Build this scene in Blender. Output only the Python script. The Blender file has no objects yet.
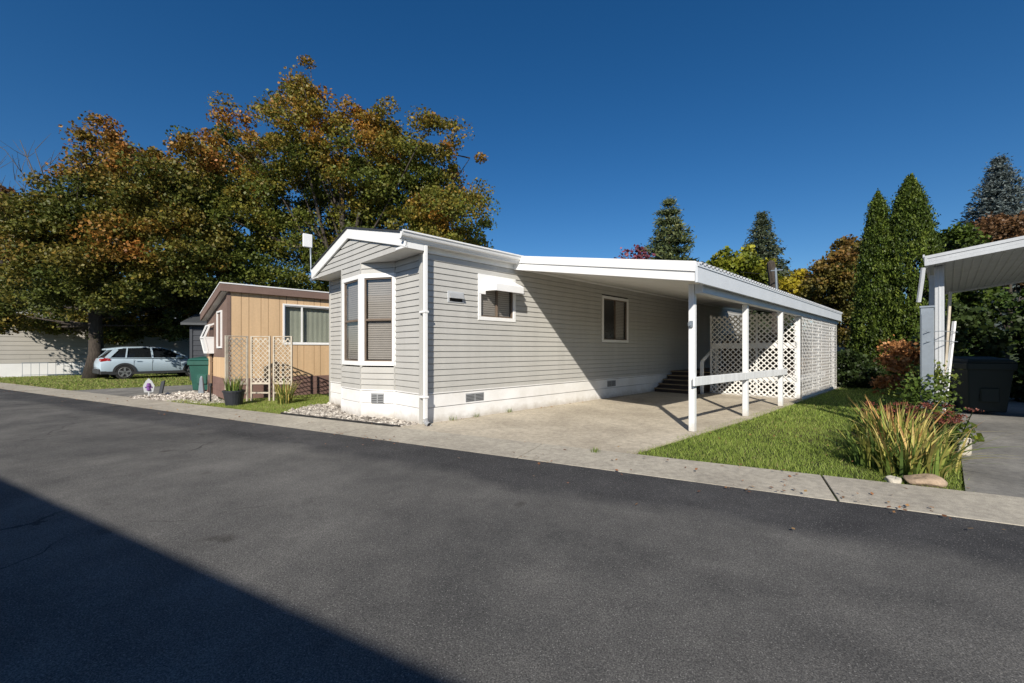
import bpy, math, random
import numpy as np
from math import sin, cos, radians, pi, sqrt
from mathutils import Vector, Matrix

random.seed(7); rng = np.random.default_rng(11)
scene = bpy.context.scene
col = scene.collection
F = 420.0; H = 1.35
TH = radians(46)
U = (sin(TH), cos(TH)); V = (-cos(TH), sin(TH)); C0 = (-1.613, 7.518)
def loc(s, l, z=0.0):
    return (C0[0]+s*U[0]+l*V[0], C0[1]+s*U[1]+l*V[1], z)
def at(px, py, Y):
    return ((px-512)/F*Y, Y, H+(350-py)/F*Y)
ST = (0.885, -0.465); SN = (0.465, 0.885)
def street(t, n, z=0.0):
    return (t*ST[0]+n*SN[0], t*ST[1]+n*SN[1], z)

# ------------------------------------------------------------------ materials
def newmat(name):
    m = bpy.data.materials.new(name); m.use_nodes = True
    nt = m.node_tree; b = nt.nodes['Principled BSDF']
    return m, nt, b
def N(nt, t, **kw):
    n = nt.nodes.new(t)
    for k, v in kw.items():
        if k in ('operation', 'blend_type', 'data_type', 'noise_dimensions', 'attribute_name', 'feature', 'distance'): setattr(n, k, v)
        else: n.inputs[k].default_value = v
    return n
def ramp(nt, stops, interp='LINEAR'):
    r = nt.nodes.new('ShaderNodeValToRGB'); cr = r.color_ramp; cr.interpolation = interp
    while len(cr.elements) < len(stops): cr.elements.new(0.5)
    for e, (p, c) in zip(cr.elements, stops):
        e.position = p; e.color = (c[0], c[1], c[2], 1)
    return r
def mixc(nt, fac, a, b, mode='MIX'):
    m = nt.nodes.new('ShaderNodeMix'); m.data_type = 'RGBA'; m.blend_type = mode
    for i, s in ((0, fac), (6, a), (7, b)):
        if isinstance(s, bpy.types.NodeSocket): nt.links.new(s, m.inputs[i])
        elif i == 0: m.inputs[0].default_value = s
        else: m.inputs[i].default_value = (s[0], s[1], s[2], 1)
    return m.outputs[2]
def surf(name, c, rough=.6, var=.12, scale=6, fine=60, bump=0.0, metal=0, spec=.5, streak=0, dirt=None):
    """painted / plain surface with slight unevenness"""
    m, nt, b = newmat(name)
    tc = nt.nodes.new('ShaderNodeTexCoord')
    n1 = N(nt, 'ShaderNodeTexNoise', Scale=scale, Detail=6, Roughness=.6)
    n2 = N(nt, 'ShaderNodeTexNoise', Scale=fine, Detail=3)
    nt.links.new(tc.outputs['Object'], n2.inputs['Vector'])
    if streak:
        mp = nt.nodes.new('ShaderNodeMapping'); mp.inputs['Scale'].default_value = (3, 3, .25)
        nt.links.new(tc.outputs['Object'], mp.inputs['Vector']); nt.links.new(mp.outputs[0], n1.inputs['Vector'])
    else: nt.links.new(tc.outputs['Object'], n1.inputs['Vector'])
    lo = [x*(1-var) for x in c]; hi = [min(x*(1+var), .95) for x in c]
    if dirt: lo = [x*(1-var)*.5+d*.5 for x, d in zip(c, dirt)]
    r = ramp(nt, [(.3, lo), (.7, hi)]); nt.links.new(n1.outputs[0], r.inputs[0])
    r2 = ramp(nt, [(.35, (1-var*.6,)*3), (.65, (1, 1, 1))]); nt.links.new(n2.outputs[0], r2.inputs[0])
    nt.links.new(mixc(nt, 1.0, r.outputs[0], r2.outputs[0], 'MULTIPLY'), b.inputs['Base Color'])
    b.inputs['Roughness'].default_value = rough; b.inputs['Metallic'].default_value = metal
    b.inputs['Specular IOR Level'].default_value = spec
    if bump:
        bp = nt.nodes.new('ShaderNodeBump'); bp.inputs['Strength'].default_value = bump; bp.inputs['Distance'].default_value = .01
        nt.links.new(n2.outputs[0], bp.inputs['Height']); nt.links.new(bp.outputs[0], b.inputs['Normal'])
    return m
def leafmat(name, stops, trans=.25, rough=.5):
    m, nt, b = newmat(name)
    a = nt.nodes.new('ShaderNodeAttribute'); a.attribute_name = 'tone'
    a2 = nt.nodes.new('ShaderNodeAttribute'); a2.attribute_name = 'rnd'
    r = ramp(nt, stops); nt.links.new(a.outputs['Fac'], r.inputs[0])
    r2 = ramp(nt, [(0, (.55, .55, .55)), (1, (1.25, 1.25, 1.25))]); nt.links.new(a2.outputs['Fac'], r2.inputs[0])
    c = mixc(nt, 1.0, r.outputs[0], r2.outputs[0], 'MULTIPLY')
    nt.links.new(c, b.inputs['Base Color']); b.inputs['Roughness'].default_value = rough
    b.inputs['Specular IOR Level'].default_value = .25
    t = nt.nodes.new('ShaderNodeBsdfTranslucent'); nt.links.new(c, t.inputs[0])
    mx = nt.nodes.new('ShaderNodeMixShader'); mx.inputs[0].default_value = trans
    nt.links.new(b.outputs[0], mx.inputs[1]); nt.links.new(t.outputs[0], mx.inputs[2])
    nt.links.new(mx.outputs[0], nt.nodes['Material Output'].inputs[0])
    return m
def glassmat(name, tint=(.02, .025, .03), alpha=.35):
    m, nt, b = newmat(name)
    g = nt.nodes.new('ShaderNodeBsdfGlossy'); g.inputs['Roughness'].default_value = .02; g.inputs[0].default_value = (.9, .93, .95, 1)
    t = nt.nodes.new('ShaderNodeBsdfTransparent'); t.inputs[0].default_value = (1-alpha, 1-alpha, 1-alpha*.95, 1)
    lw = nt.nodes.new('ShaderNodeLayerWeight'); lw.inputs[0].default_value = .5
    pw_ = N(nt, 'ShaderNodeMath', operation='POWER'); nt.links.new(lw.outputs['Facing'], pw_.inputs[0]); pw_.inputs[1].default_value = 4.5
    fr = N(nt, 'ShaderNodeMath', operation='MULTIPLY_ADD'); nt.links.new(pw_.outputs[0], fr.inputs[0]); fr.inputs[1].default_value = .9; fr.inputs[2].default_value = .07
    mx = nt.nodes.new('ShaderNodeMixShader')
    nt.links.new(fr.outputs[0], mx.inputs[0]); nt.links.new(t.outputs[0], mx.inputs[1]); nt.links.new(g.outputs[0], mx.inputs[2])
    nt.links.new(mx.outputs[0], nt.nodes['Material Output'].inputs[0])
    return m

def asphalt():
    m, nt, b = newmat('asphalt')
    tc = nt.nodes.new('ShaderNodeTexCoord')
    o = tc.outputs['Object']
    def noise(s, d=4, r=.6, dist=0):
        n = N(nt, 'ShaderNodeTexNoise', Scale=s, Detail=d, Roughness=r, Distortion=dist); nt.links.new(o, n.inputs['Vector']); return n.outputs[0]
    big = noise(.35, 5, .62, .6); mid = noise(1.6, 6, .65); fine = noise(130, 3, .85); grit = noise(240, 2, .8)
    r1 = ramp(nt, [(.34, (.088, .088, .087)), (.5, (.120, .118, .114)), (.66, (.155, .152, .145))]); nt.links.new(big, r1.inputs[0])
    r2 = ramp(nt, [(.3, (.72, .72, .73)), (.7, (1.18, 1.17, 1.15))]); nt.links.new(mid, r2.inputs[0])
    c = mixc(nt, 1.0, r1.outputs[0], r2.outputs[0], 'MULTIPLY')
    # darker newer strip laid along the gutter, wandering edge
    sep = nt.nodes.new('ShaderNodeSeparateXYZ'); nt.links.new(o, sep.inputs[0])
    wob = noise(.7, 3, .5)
    ma = N(nt, 'ShaderNodeMath', operation='MULTIPLY_ADD'); nt.links.new(wob, ma.inputs[0]); ma.inputs[1].default_value = 1.1; nt.links.new(sep.outputs[1], ma.inputs[2])
    rs = ramp(nt, [(0, (0, 0, 0)), (1, (1, 1, 1))]); 
    mr = nt.nodes.new('ShaderNodeMapRange'); mr.inputs[1].default_value = 4.15; mr.inputs[2].default_value = 4.45
    nt.links.new(ma.outputs[0], mr.inputs[0])
    c = mixc(nt, mr.outputs[0], c, mixc(nt, 1.0, c, (.55, .56, .6), 'MULTIPLY'))
    r3 = ramp(nt, [(.36, (.46, .46, .47)), (.5, (.95, .95, .95)), (.64, (1.75, 1.74, 1.70))]); nt.links.new(fine, r3.inputs[0])
    c = mixc(nt, 1.0, c, r3.outputs[0], 'MULTIPLY')
    vo = N(nt, 'ShaderNodeTexVoronoi', Scale=95.0); nt.links.new(o, vo.inputs['Vector'])
    sv = nt.nodes.new('ShaderNodeSeparateColor'); nt.links.new(vo.outputs['Color'], sv.inputs[0])
    g1 = N(nt, 'ShaderNodeMath', operation='GREATER_THAN'); g1.inputs[1].default_value = .86; nt.links.new(sv.outputs[0], g1.inputs[0])
    g2 = N(nt, 'ShaderNodeMath', operation='LESS_THAN'); g2.inputs[1].default_value = .3; nt.links.new(vo.outputs['Distance'], g2.inputs[0])
    g3 = N(nt, 'ShaderNodeMath', operation='MULTIPLY'); nt.links.new(g1.outputs[0], g3.inputs[0]); nt.links.new(g2.outputs[0], g3.inputs[1])
    c = mixc(nt, g3.outputs[0], c, (.26, .255, .24))
    # sparse fine cracks
    wn = N(nt, 'ShaderNodeTexNoise', Scale=1.3, Detail=4); nt.links.new(o, wn.inputs['Vector'])
    wv = nt.nodes.new('ShaderNodeVectorMath'); wv.operation = 'SCALE'; wv.inputs['Scale'].default_value = .55; nt.links.new(wn.outputs['Color'], wv.inputs[0])
    wa = nt.nodes.new('ShaderNodeVectorMath'); wa.operation = 'ADD'; nt.links.new(o, wa.inputs[0]); nt.links.new(wv.outputs[0], wa.inputs[1])
    vc = N(nt, 'ShaderNodeTexVoronoi', feature='DISTANCE_TO_EDGE', Scale=.33); nt.links.new(wa.outputs[0], vc.inputs['Vector'])
    l1 = N(nt, 'ShaderNodeMath', operation='LESS_THAN'); l1.inputs[1].default_value = .0028; nt.links.new(vc.outputs['Distance'], l1.inputs[0])
    mk = ramp(nt, [(.5, (0, 0, 0)), (.6, (.6, .6, .6))]); nt.links.new(noise(.45, 2), mk.inputs[0])
    l2 = N(nt, 'ShaderNodeMath', operation='MULTIPLY'); nt.links.new(l1.outputs[0], l2.inputs[0]); nt.links.new(mk.outputs[0], l2.inputs[1])
    c = mixc(nt, l2.outputs[0], c, (.02, .02, .02))
    # oil drips
    od = ramp(nt, [(.70, (1, 1, 1)), (.78, (.62, .61, .60))]); nt.links.new(noise(2.6, 2, .4), od.inputs[0]); c = mixc(nt, 1.0, c, od.outputs[0], 'MULTIPLY')
    nt.links.new(c, b.inputs['Base Color']); b.inputs['Roughness'].default_value = .9; b.inputs['Specular IOR Level'].default_value = .12
    bp = nt.nodes.new('ShaderNodeBump'); bp.inputs['Strength'].default_value = .7; bp.inputs['Distance'].default_value = .006
    ad = N(nt, 'ShaderNodeMath', operation='ADD'); nt.links.new(fine, ad.inputs[0]); nt.links.new(grit, ad.inputs[1])
    nt.links.new(ad.outputs[0], bp.inputs['Height']); nt.links.new(bp.outputs[0], b.inputs['Normal'])
    return m
def concrete(name, base, stain, sc=.9):
    m, nt, b = newmat(name)
    tc = nt.nodes.new('ShaderNodeTexCoord'); o = tc.outputs['Object']
    def noise(s, d=5, r=.65, dist=0):
        n = N(nt, 'ShaderNodeTexNoise', Scale=s, Detail=d, Roughness=r, Distortion=dist); nt.links.new(o, n.inputs['Vector']); return n.outputs[0]
    r1 = ramp(nt, [(.34, stain), (.62, base), (.8, [min(1, x*1.18) for x in base])]); nt.links.new(noise(sc, 7, .6, .4), r1.inputs[0])
    r2 = ramp(nt, [(.35, (.8, .8, .8)), (.65, (1.12, 1.12, 1.1))]); nt.links.new(noise(14), r2.inputs[0])
    c = mixc(nt, 1.0, r1.outputs[0], r2.outputs[0], 'MULTIPLY')
    f = noise(150, 2, .7)
    r3 = ramp(nt, [(.35, (.78, .78, .78)), (.65, (1.15, 1.15, 1.15))]); nt.links.new(f, r3.inputs[0])
    c = mixc(nt, 1.0, c, r3.outputs[0], 'MULTIPLY')
    nt.links.new(c, b.inputs['Base Color']); b.inputs['Roughness'].default_value = .9; b.inputs['Specular IOR Level'].default_value = .25
    bp = nt.nodes.new('ShaderNodeBump'); bp.inputs['Strength'].default_value = .35; bp.inputs['Distance'].default_value = .004
    nt.links.new(f, bp.inputs['Height']); nt.links.new(bp.outputs[0], b.inputs['Normal'])
    return m
def bark(name, c):
    m, nt, b = newmat(name)
    tc = nt.nodes.new('ShaderNodeTexCoord'); mp = nt.nodes.new('ShaderNodeMapping'); mp.inputs['Scale'].default_value = (9, 9, 1.6)
    n = N(nt, 'ShaderNodeTexNoise', Scale=2.2, Detail=8, Roughness=.7); nt.links.new(tc.outputs['Object'], mp.inputs[0]); nt.links.new(mp.outputs[0], n.inputs['Vector'])
    r = ramp(nt, [(.35, [x*.45 for x in c]), (.65, [x*1.25 for x in c])]); nt.links.new(n.outputs[0], r.inputs[0]); nt.links.new(r.outputs[0], b.inputs['Base Color'])
    b.inputs['Roughness'].default_value = .95
    bp = nt.nodes.new('ShaderNodeBump'); bp.inputs['Strength'].default_value = .8; bp.inputs['Distance'].default_value = .04
    nt.links.new(n.outputs[0], bp.inputs['Height']); nt.links.new(bp.outputs[0], b.inputs['Normal'])
    return m
def groundmat():
    m, nt, b = newmat('soil_and_turf')
    tc = nt.nodes.new('ShaderNodeTexCoord'); o = tc.outputs['Object']
    n = N(nt, 'ShaderNodeTexNoise', Scale=.5, Detail=9, Roughness=.7); nt.links.new(o, n.inputs['Vector'])
    n2 = N(nt, 'ShaderNodeTexNoise', Scale=30, Detail=4, Roughness=.7); nt.links.new(o, n2.inputs['Vector'])
    r = ramp(nt, [(.35, (.07, .055, .035)), (.5, (.05, .065, .022)), (.7, (.06, .09, .02))]); nt.links.new(n.outputs[0], r.inputs[0])
    r2 = ramp(nt, [(.3, (.5, .5, .5)), (.7, (1.3, 1.3, 1.2))]); nt.links.new(n2.outputs[0], r2.inputs[0])
    nt.links.new(mixc(nt, 1.0, r.outputs[0], r2.outputs[0], 'MULTIPLY'), b.inputs['Base Color']); b.inputs['Roughness'].default_value = 1
    b.inputs['Specular IOR Level'].default_value = .1
    return m

def splash(m):
    nt = m.node_tree; b = nt.nodes['Principled BSDF']; src = b.inputs['Base Color'].links[0].from_socket
    tc = nt.nodes.new('ShaderNodeTexCoord'); sp = nt.nodes.new('ShaderNodeSeparateXYZ'); nt.links.new(tc.outputs['Object'], sp.inputs[0])
    n = N(nt, 'ShaderNodeTexNoise', Scale=5, Detail=7, Roughness=.7); nt.links.new(tc.outputs['Object'], n.inputs['Vector'])
    a = N(nt, 'ShaderNodeMath', operation='MULTIPLY_ADD'); nt.links.new(n.outputs[0], a.inputs[0]); a.inputs[1].default_value = -.32; nt.links.new(sp.outputs[2], a.inputs[2])
    mr = nt.nodes.new('ShaderNodeMapRange'); mr.inputs[1].default_value = -.14; mr.inputs[2].default_value = .02; mr.inputs[3].default_value = .55; mr.inputs[4].default_value = 0
    nt.links.new(a.outputs[0], mr.inputs[0]); nt.links.new(mixc(nt, mr.outputs[0], src, (.30, .25, .18)), b.inputs['Base Color'])
    return m
M = dict(
 siding=surf('grey_vinyl_siding', (.46, .452, .425), .5, .06, 1.2, 30, .08, streak=1),
 white=surf('white_vinyl', (.80, .80, .79), .45, .04, 2.0, 40, .03),
 skirt=splash(surf('white_skirting', (.80, .80, .80), .45, .05, 1.5, 40, .05, dirt=(.62, .59, .53))),
 paint=splash(surf('white_painted_wood', (.76, .77, .77), .6, .12, 3, 60, .25, streak=1)),
 fascia=surf('pale_grey_aluminium', (.62, .65, .68), .45, .05, 2, 40, .03),
 aged=surf('aged_aluminium', (.48, .50, .52), .5, .1, 2, 30, .05, streak=1),
 soffit=surf('soffit_panel', (.62, .62, .60), .6, .05, 2, 40, .03),
 roofmetal=surf('galvanised_roof', (.55, .56, .57), .45, .1, 3, 40, .05, metal=.3),
 dark=surf('dark_interior', (.02, .019, .018), .9, .1),
 blind=surf('blind_slat', (.46, .43, .385), .6, .05),
 bronze=surf('bronze_sash', (.16, .12, .09), .45, .1),
 curtain=surf('grey_curtain', (.36, .39, .31), .9, .1, 2, 20),
 grille=surf('grey_vent_grille', (.33, .34, .35), .5, .1),
 louvre=surf('dark_louvre', (.06, .065, .07), .5, .1),
 tan=surf('tan_panel', (.62, .43, .25), .75, .10, 1.5, 25, .15, streak=1),
 batten=surf('tan_groove', (.30, .19, .10), .8, .12, 2, 30, .1),
 brown=surf('brown_trim', (.19, .125, .10), .7, .12, 3, 40, .15),
 brownskirt=surf('brown_skirting', (.20, .12, .10), .75, .15, 3, 40, .2),
 oldlattice=surf('weathered_white_lattice', (.52, .47, .39), .8, .15, 5, 50, .2, dirt=(.3, .25, .18)),
 lattice=surf('white_lattice', (.74, .73, .70), .65, .08, 5, 50, .1),
 stepwood=surf('dark_stained_wood', (.045, .03, .024), .7, .2, 5, 50, .2),
 stepedge=surf('worn_step_nosing', (.42, .31, .18), .8, .2, 5, 50, .2),
 deck=surf('deck_boards', (.16, .12, .09), .85, .2, 5, 50, .2),
 asphalt=asphalt(),
 walk=concrete('sidewalk_concrete', (.43, .395, .33), (.34, .31, .26), 1.2),
 slab=concrete('driveway_concrete', (.54, .48, .385), (.36, .315, .25), .55),
 rdrive=concrete('old_driveway_concrete', (.25, .24, .22), (.15, .145, .135), .8),
 ground=groundmat(),
 bark=bark('maple_bark', (.06, .048, .038)), barkc=bark('conifer_bark', (.06, .045, .035)), barkg=bark('grey_twig_bark', (.11, .10, .09)),
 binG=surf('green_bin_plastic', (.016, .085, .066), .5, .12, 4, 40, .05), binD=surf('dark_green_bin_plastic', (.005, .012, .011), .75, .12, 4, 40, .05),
 black=surf('black_plastic', (.012, .012, .013), .6, .1), tyre=surf('tyre_rubber', (.02, .02, .021), .85, .1),
 carpaint=surf('pale_blue_car_paint', (.42, .52, .60), .25, .02, 2, 40), cladding=surf('grey_car_cladding', (.035, .037, .04), .65, .05),
 carglass=surf('dark_car_glass', (.01, .012, .014), .06, .02), red=surf('tail_light_red', (.35, .015, .015), .2, .05),
 alloy=surf('alloy_rim', (.45, .46, .48), .3, .05, metal=.7),
 pot=surf('dark_blue_pot', (.025, .028, .036), .5, .15),
 purple=surf('purple_plastic', (.16, .05, .25), .5, .1), timber=surf('weathered_timber', (.20, .13, .08), .85, .25, 6, 60, .3),
 steel=surf('galvanised_steel', (.27, .31, .35), .45, .1, 4, 40, .05, metal=.35), shed=surf('dark_grey_shed_wall', (.045, .05, .06), .8, .1),
 cream=surf('cream_siding', (.42, .40, .36), .6, .06, 1.5, 30, .05), blue=surf('blue_strap', (.05, .16, .40), .6, .1),
 rocktan=surf('tan_rock', (.36, .27, .19), .85, .35, 7, 40, .8), rockpale=surf('pale_rock', (.5, .46, .38), .9, .2, 9, 40, .8),
 glass=glassmat('window_glass', alpha=.12), glassd=glassmat('screened_window_glass', alpha=.4),
 brick=surf('reddish_brown_masonry', (.14, .08, .06), .9, .2, 6, 50, .3), edging=surf('black_edging', (.02, .02, .02), .7, .1),
 gravel=leafmat('gravel_stone', [(0, (.16, .14, .12)), (.4, (.42, .38, .33)), (1, (.66, .62, .56))], 0, .9),
 maple=leafmat('maple_autumn_leaf', [(0, (.06, .085, .016)), (.38, (.12, .145, .024)), (.58, (.22, .18, .028)), (.78, (.36, .18, .03)), (1, (.42, .15, .03))], .28),
 mapledark=leafmat('maple_dark_leaf', [(0, (.05, .072, .015)), (.42, (.105, .12, .022)), (.62, (.19, .15, .026)), (.82, (.31, .16, .03)), (1, (.34, .13, .03))], .26),
 orange=leafmat('orange_brown_leaf', [(0, (.06, .07, .018)), (.4, (.14, .12, .025)), (.7, (.22, .12, .03)), (1, (.30, .12, .03))], .25),
 redbrown=leafmat('red_brown_leaf', [(0, (.06, .045, .02)), (.5, (.15, .08, .035)), (1, (.25, .13, .06))], .25),
 crimson=leafmat('crimson_leaf', [(0, (.10, .03, .045)), (1, (.30, .09, .12))], .25),
 lime=leafmat('yellow_green_leaf', [(0, (.06, .09, .012)), (.5, (.16, .19, .02)), (1, (.34, .31, .03))], .25),
 yellow=leafmat('yellow_leaf', [(0, (.25, .22, .02)), (1, (.50, .38, .03))], .25),
 needle=leafmat('pine_needle', [(0, (.035, .055, .022)), (.6, (.09, .115, .04)), (1, (.17, .18, .07))], .1),
 spruce=leafmat('spruce_needle', [(0, (.03, .045, .025)), (1, (.085, .105, .055))], .1),
 bluespruce=leafmat('blue_spruce_needle', [(0, (.05, .07, .07)), (1, (.14, .17, .165))], .1),
 arb=leafmat('arborvitae_spray', [(0, (.028, .045, .008)), (.5, (.075, .115, .016)), (1, (.16, .20, .03))], .15),
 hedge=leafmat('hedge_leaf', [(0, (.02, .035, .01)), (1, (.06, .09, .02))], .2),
 bush=leafmat('shrub_leaf', [(0, (.03, .06, .012)), (.6, (.09, .14, .025)), (1, (.24, .25, .05))], .25),
 peach=leafmat('dry_peach_leaf', [(0, (.12, .05, .02)), (.5, (.38, .17, .06)), (1, (.60, .34, .15))], .25),
 iris=leafmat('iris_blade', [(0, (.05, .10, .03)), (.4, (.17, .24, .05)), (.62, (.42, .40, .10)), (.88, (.62, .50, .18)), (1, (.50, .28, .10))], .25),
 sedum=leafmat('sedum_flower', [(0, (.06, .015, .012)), (1, (.24, .075, .05))], .05),
 grass=leafmat('grass_blade', [(0, (.16, .24, .04)), (.6, (.32, .42, .085)), (.9, (.46, .50, .15)), (1, (.52, .43, .22))], .4),
 litter=leafmat('fallen_leaf', [(0, (.14, .06, .03)), (.5, (.28, .13, .06)), (1, (.38, .24, .10))], .1),
)

# ------------------------------------------------------------------ geometry helpers
def tagp(o, label=None, cat=None, group=None, kind=None):
    if label: o['label'] = label
    if cat: o['category'] = cat
    if group: o['group'] = group
    if kind: o['kind'] = kind
    return o
def empty(name, location=(0, 0, 0), rz=0, **kw):
    o = bpy.data.objects.new(name, None); col.objects.link(o)
    o.location = location; o.rotation_euler = (0, 0, rz); o.empty_display_size = .3
    return tagp(o, **kw)
class MB:
    """collects shapes, links them as ONE mesh object. frame: origin o, axes a (along), n (outward), z up"""
    def __init__(s): s.v = []; s.f = []
    def add(s, vs, fs):
        k = len(s.v); s.v += [tuple(p) for p in vs]; s.f += [tuple(i+k for i in f) for f in fs]
    def box(s, x0, x1, y0, y1, z0, z1, fr=None):
        P = [(x, y, z) for z in (z0, z1) for (x, y) in ((x0, y0), (x1, y0), (x1, y1), (x0, y1))]
        if fr: P = [fr(*p) for p in P]
        s.add(P, [(3, 2, 1, 0), (4, 5, 6, 7), (0, 1, 5, 4), (1, 2, 6, 5), (2, 3, 7, 6), (3, 0, 4, 7)]); return s
    def hexa(s, bot, top):
        n = len(bot)
        s.add(list(bot)+list(top), [tuple(range(n))[::-1], tuple(range(n, 2*n))]+[(i, (i+1) % n, n+(i+1) % n, n+i) for i in range(n)]); return s
    def bar(s, p, q, w, t, up=(0, 0, 1)):
        p = Vector(p); q = Vector(q); d = (q-p).normalized(); up = Vector(up)
        a = d.cross(up)
        if a.length < 1e-4: a = d.cross(Vector((1, 0, 0)))
        a.normalize(); b = a.cross(d).normalized()
        r = lambda c: [c+a*w/2+b*t/2, c-a*w/2+b*t/2, c-a*w/2-b*t/2, c+a*w/2-b*t/2]
        return s.hexa(r(p), r(q))
    def tube(s, pts, rad, n=8, caps=True):
        pts = [Vector(p) for p in pts]; k = len(s.v); m = len(pts)
        ref = Vector((.31, .17, .93))
        for i, p in enumerate(pts):
            d = (pts[min(i+1, m-1)]-pts[max(i-1, 0)])
            if d.length < 1e-6: d = Vector((0, 0, 1))
            d.normalize(); a = d.cross(ref)
            if a.length < .05: a = d.cross(Vector((1, 0, 0)))
            a.normalize(); b = d.cross(a); r = rad[i] if hasattr(rad, '__len__') else rad
            for j in range(n):
                t = 2*pi*j/n; s.v.append(tuple(p+a*(r*cos(t))+b*(r*sin(t))))
        for i in range(m-1):
            for j in range(n):
                s.f.append((k+i*n+j, k+i*n+(j+1) % n, k+(i+1)*n+(j+1) % n, k+(i+1)*n+j))
        if caps: s.f.append(tuple(range(k, k+n))[::-1]); s.f.append(tuple(range(k+(m-1)*n, k+m*n)))
        return s
    def lathe(s, prof, c=(0, 0, 0), n=20):
        k = len(s.v)
        for r, z in prof:
            for j in range(n):
                t = 2*pi*j/n; s.v.append((c[0]+r*cos(t), c[1]+r*sin(t), c[2]+z))
        for i in range(len(prof)-1):
            for j in range(n):
                s.f.append((k+i*n+j, k+i*n+(j+1) % n, k+(i+1)*n+(j+1) % n, k+(i+1)*n+j))
        s.f.append(tuple(range(k, k+n))[::-1]); s.f.append(tuple(range(k+(len(prof)-1)*n, k+len(prof)*n)))
        return s
    def build(s, name, mat, parent=None, bevel=0, smooth=False, fix=True):
        me = bpy.data.meshes.new(name); me.from_pydata(s.v, [], s.f)
        if fix:
            import bmesh
            bm = bmesh.new(); bm.from_mesh(me); bmesh.ops.recalc_face_normals(bm, faces=bm.faces); bm.to_mesh(me); bm.free()
        if isinstance(mat, str): mat = M[mat]
        me.materials.append(mat)
        if smooth: me.polygons.foreach_set('use_smooth', [True]*len(me.polygons))
        o = bpy.data.objects.new(name, me); col.objects.link(o)
        if parent: o.parent = parent
        if bevel:
            b = o.modifiers.new('bevel', 'BEVEL'); b.width = bevel; b.segments = 1; b.limit_method = 'ANGLE'
        return o
def npmesh(name, verts, nper, mat, parent=None, tone=None, rnd=None, mats=None):
    """verts (N*nper,3); every nper vertices make one face"""
    nf = len(verts)//nper
    me = bpy.data.meshes.new(name)
    me.vertices.add(len(verts)); me.vertices.foreach_set('co', np.asarray(verts, dtype=np.float32).ravel())
    me.loops.add(len(verts)); me.loops.foreach_set('vertex_index', np.arange(len(verts), dtype=np.int32))
    me.polygons.add(nf); me.polygons.foreach_set('loop_start', np.arange(0, len(verts), nper, dtype=np.int32))
    me.update(calc_edges=True)
    if tone is not None:
        a = me.attributes.new('tone', 'FLOAT', 'FACE'); a.data.foreach_set('value', np.clip(tone, 0, 1).astype(np.float32))
        a = me.attributes.new('rnd', 'FLOAT', 'FACE'); a.data.foreach_set('value', (rng.random(nf) if rnd is None else rnd).astype(np.float32))
    me.materials.append(M[mat] if isinstance(mat, str) else mat)
    o = bpy.data.objects.new(name, me); col.objects.link(o)
    if parent: o.parent = parent
    return o
def unit(a): return a/np.maximum(np.linalg.norm(a, axis=1, keepdims=True), 1e-6)
def leafquads(c, L, W, up=.35, dirs=None):
    """diamond leaves, tips hanging or pointing along dirs"""
    n = len(c); nrm = unit(rng.normal(size=(n, 3))+np.array([0, 0, up]))
    a = rng.normal(size=(n, 3)) if dirs is None else dirs+rng.normal(size=(n, 3))*.35
    a = unit(a-nrm*np.sum(a*nrm, 1, keepdims=True)); b = np.cross(nrm, a)
    L = np.broadcast_to(L, (n,))[:, None]; W = np.broadcast_to(W, (n,))[:, None]
    P = np.stack([c-a*L*.5, c+b*W*.5-a*L*.05, c+a*L*.5, c-b*W*.5-a*L*.05], 1)
    return P.reshape(-1, 3)

# ---- frames for walls: fr(along, out, z)
def wallframe(p, q):
    d = Vector((q[0]-p[0], q[1]-p[1])); L = d.length; d /= L; n = Vector((d.y, -d.x))
    return (lambda a, o, z: (p[0]+d.x*a+n.x*o, p[1]+d.y*a+n.y*o, z)), L
def siding(mb, fr, a0, a1, z0, z1, pitch=.113, depth=.022, openings=(), limit=None):
    nrow = max(1, round((z1-z0)/pitch)); p = (z1-z0)/nrow
    for i in range(nrow):
        za = z0+i*p; zb = za+p
        segs = [(a0, a1)]
        if limit:
            lo, hi = limit((za+zb)/2); segs = [(max(a0, lo), min(a1, hi))]
            if segs[0][1]-segs[0][0] < .02: continue
        for (oa, ob, oz0, oz1) in openings:
            if oz0 < (za+zb)/2 < oz1:
                ns = []
                for s in segs:
                    if oa > s[0]: ns.append((s[0], min(oa, s[1])))
                    if ob < s[1]: ns.append((max(ob, s[0]), s[1]))
                segs = [s for s in ns if s[1]-s[0] > .005]
        if a1-a0 > 5:
            cut = a0+1.1+((i//2)*1.37) % 3.6; ns = []
            for s, e in segs:
                c_ = cut
                while c_ < e:
                    if c_ > s+.05: ns.append((s, c_-.0015)); s = c_+.0015
                    c_ += 3.66
                ns.append((s, e))
            segs = ns
        for s, e in segs:
            # lap profile: bottom edge stands out, top tucks in; dutch-lap shadow groove
            P = [(-.02, za), (depth, za+.001), (depth*.55, za+p*.86), (.001, za+p*.9), (0, zb), (-.02, zb)]
            vs = [fr(s, o, z) for o, z in P]+[fr(e, o, z) for o, z in P]; n = len(P)
            mb.add(vs, [tuple(range(n)), tuple(range(n, 2*n))[::-1]]+[(i2, (i2+1) % n, n+(i2+1) % n, n+i2) for i2 in range(n)])
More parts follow.
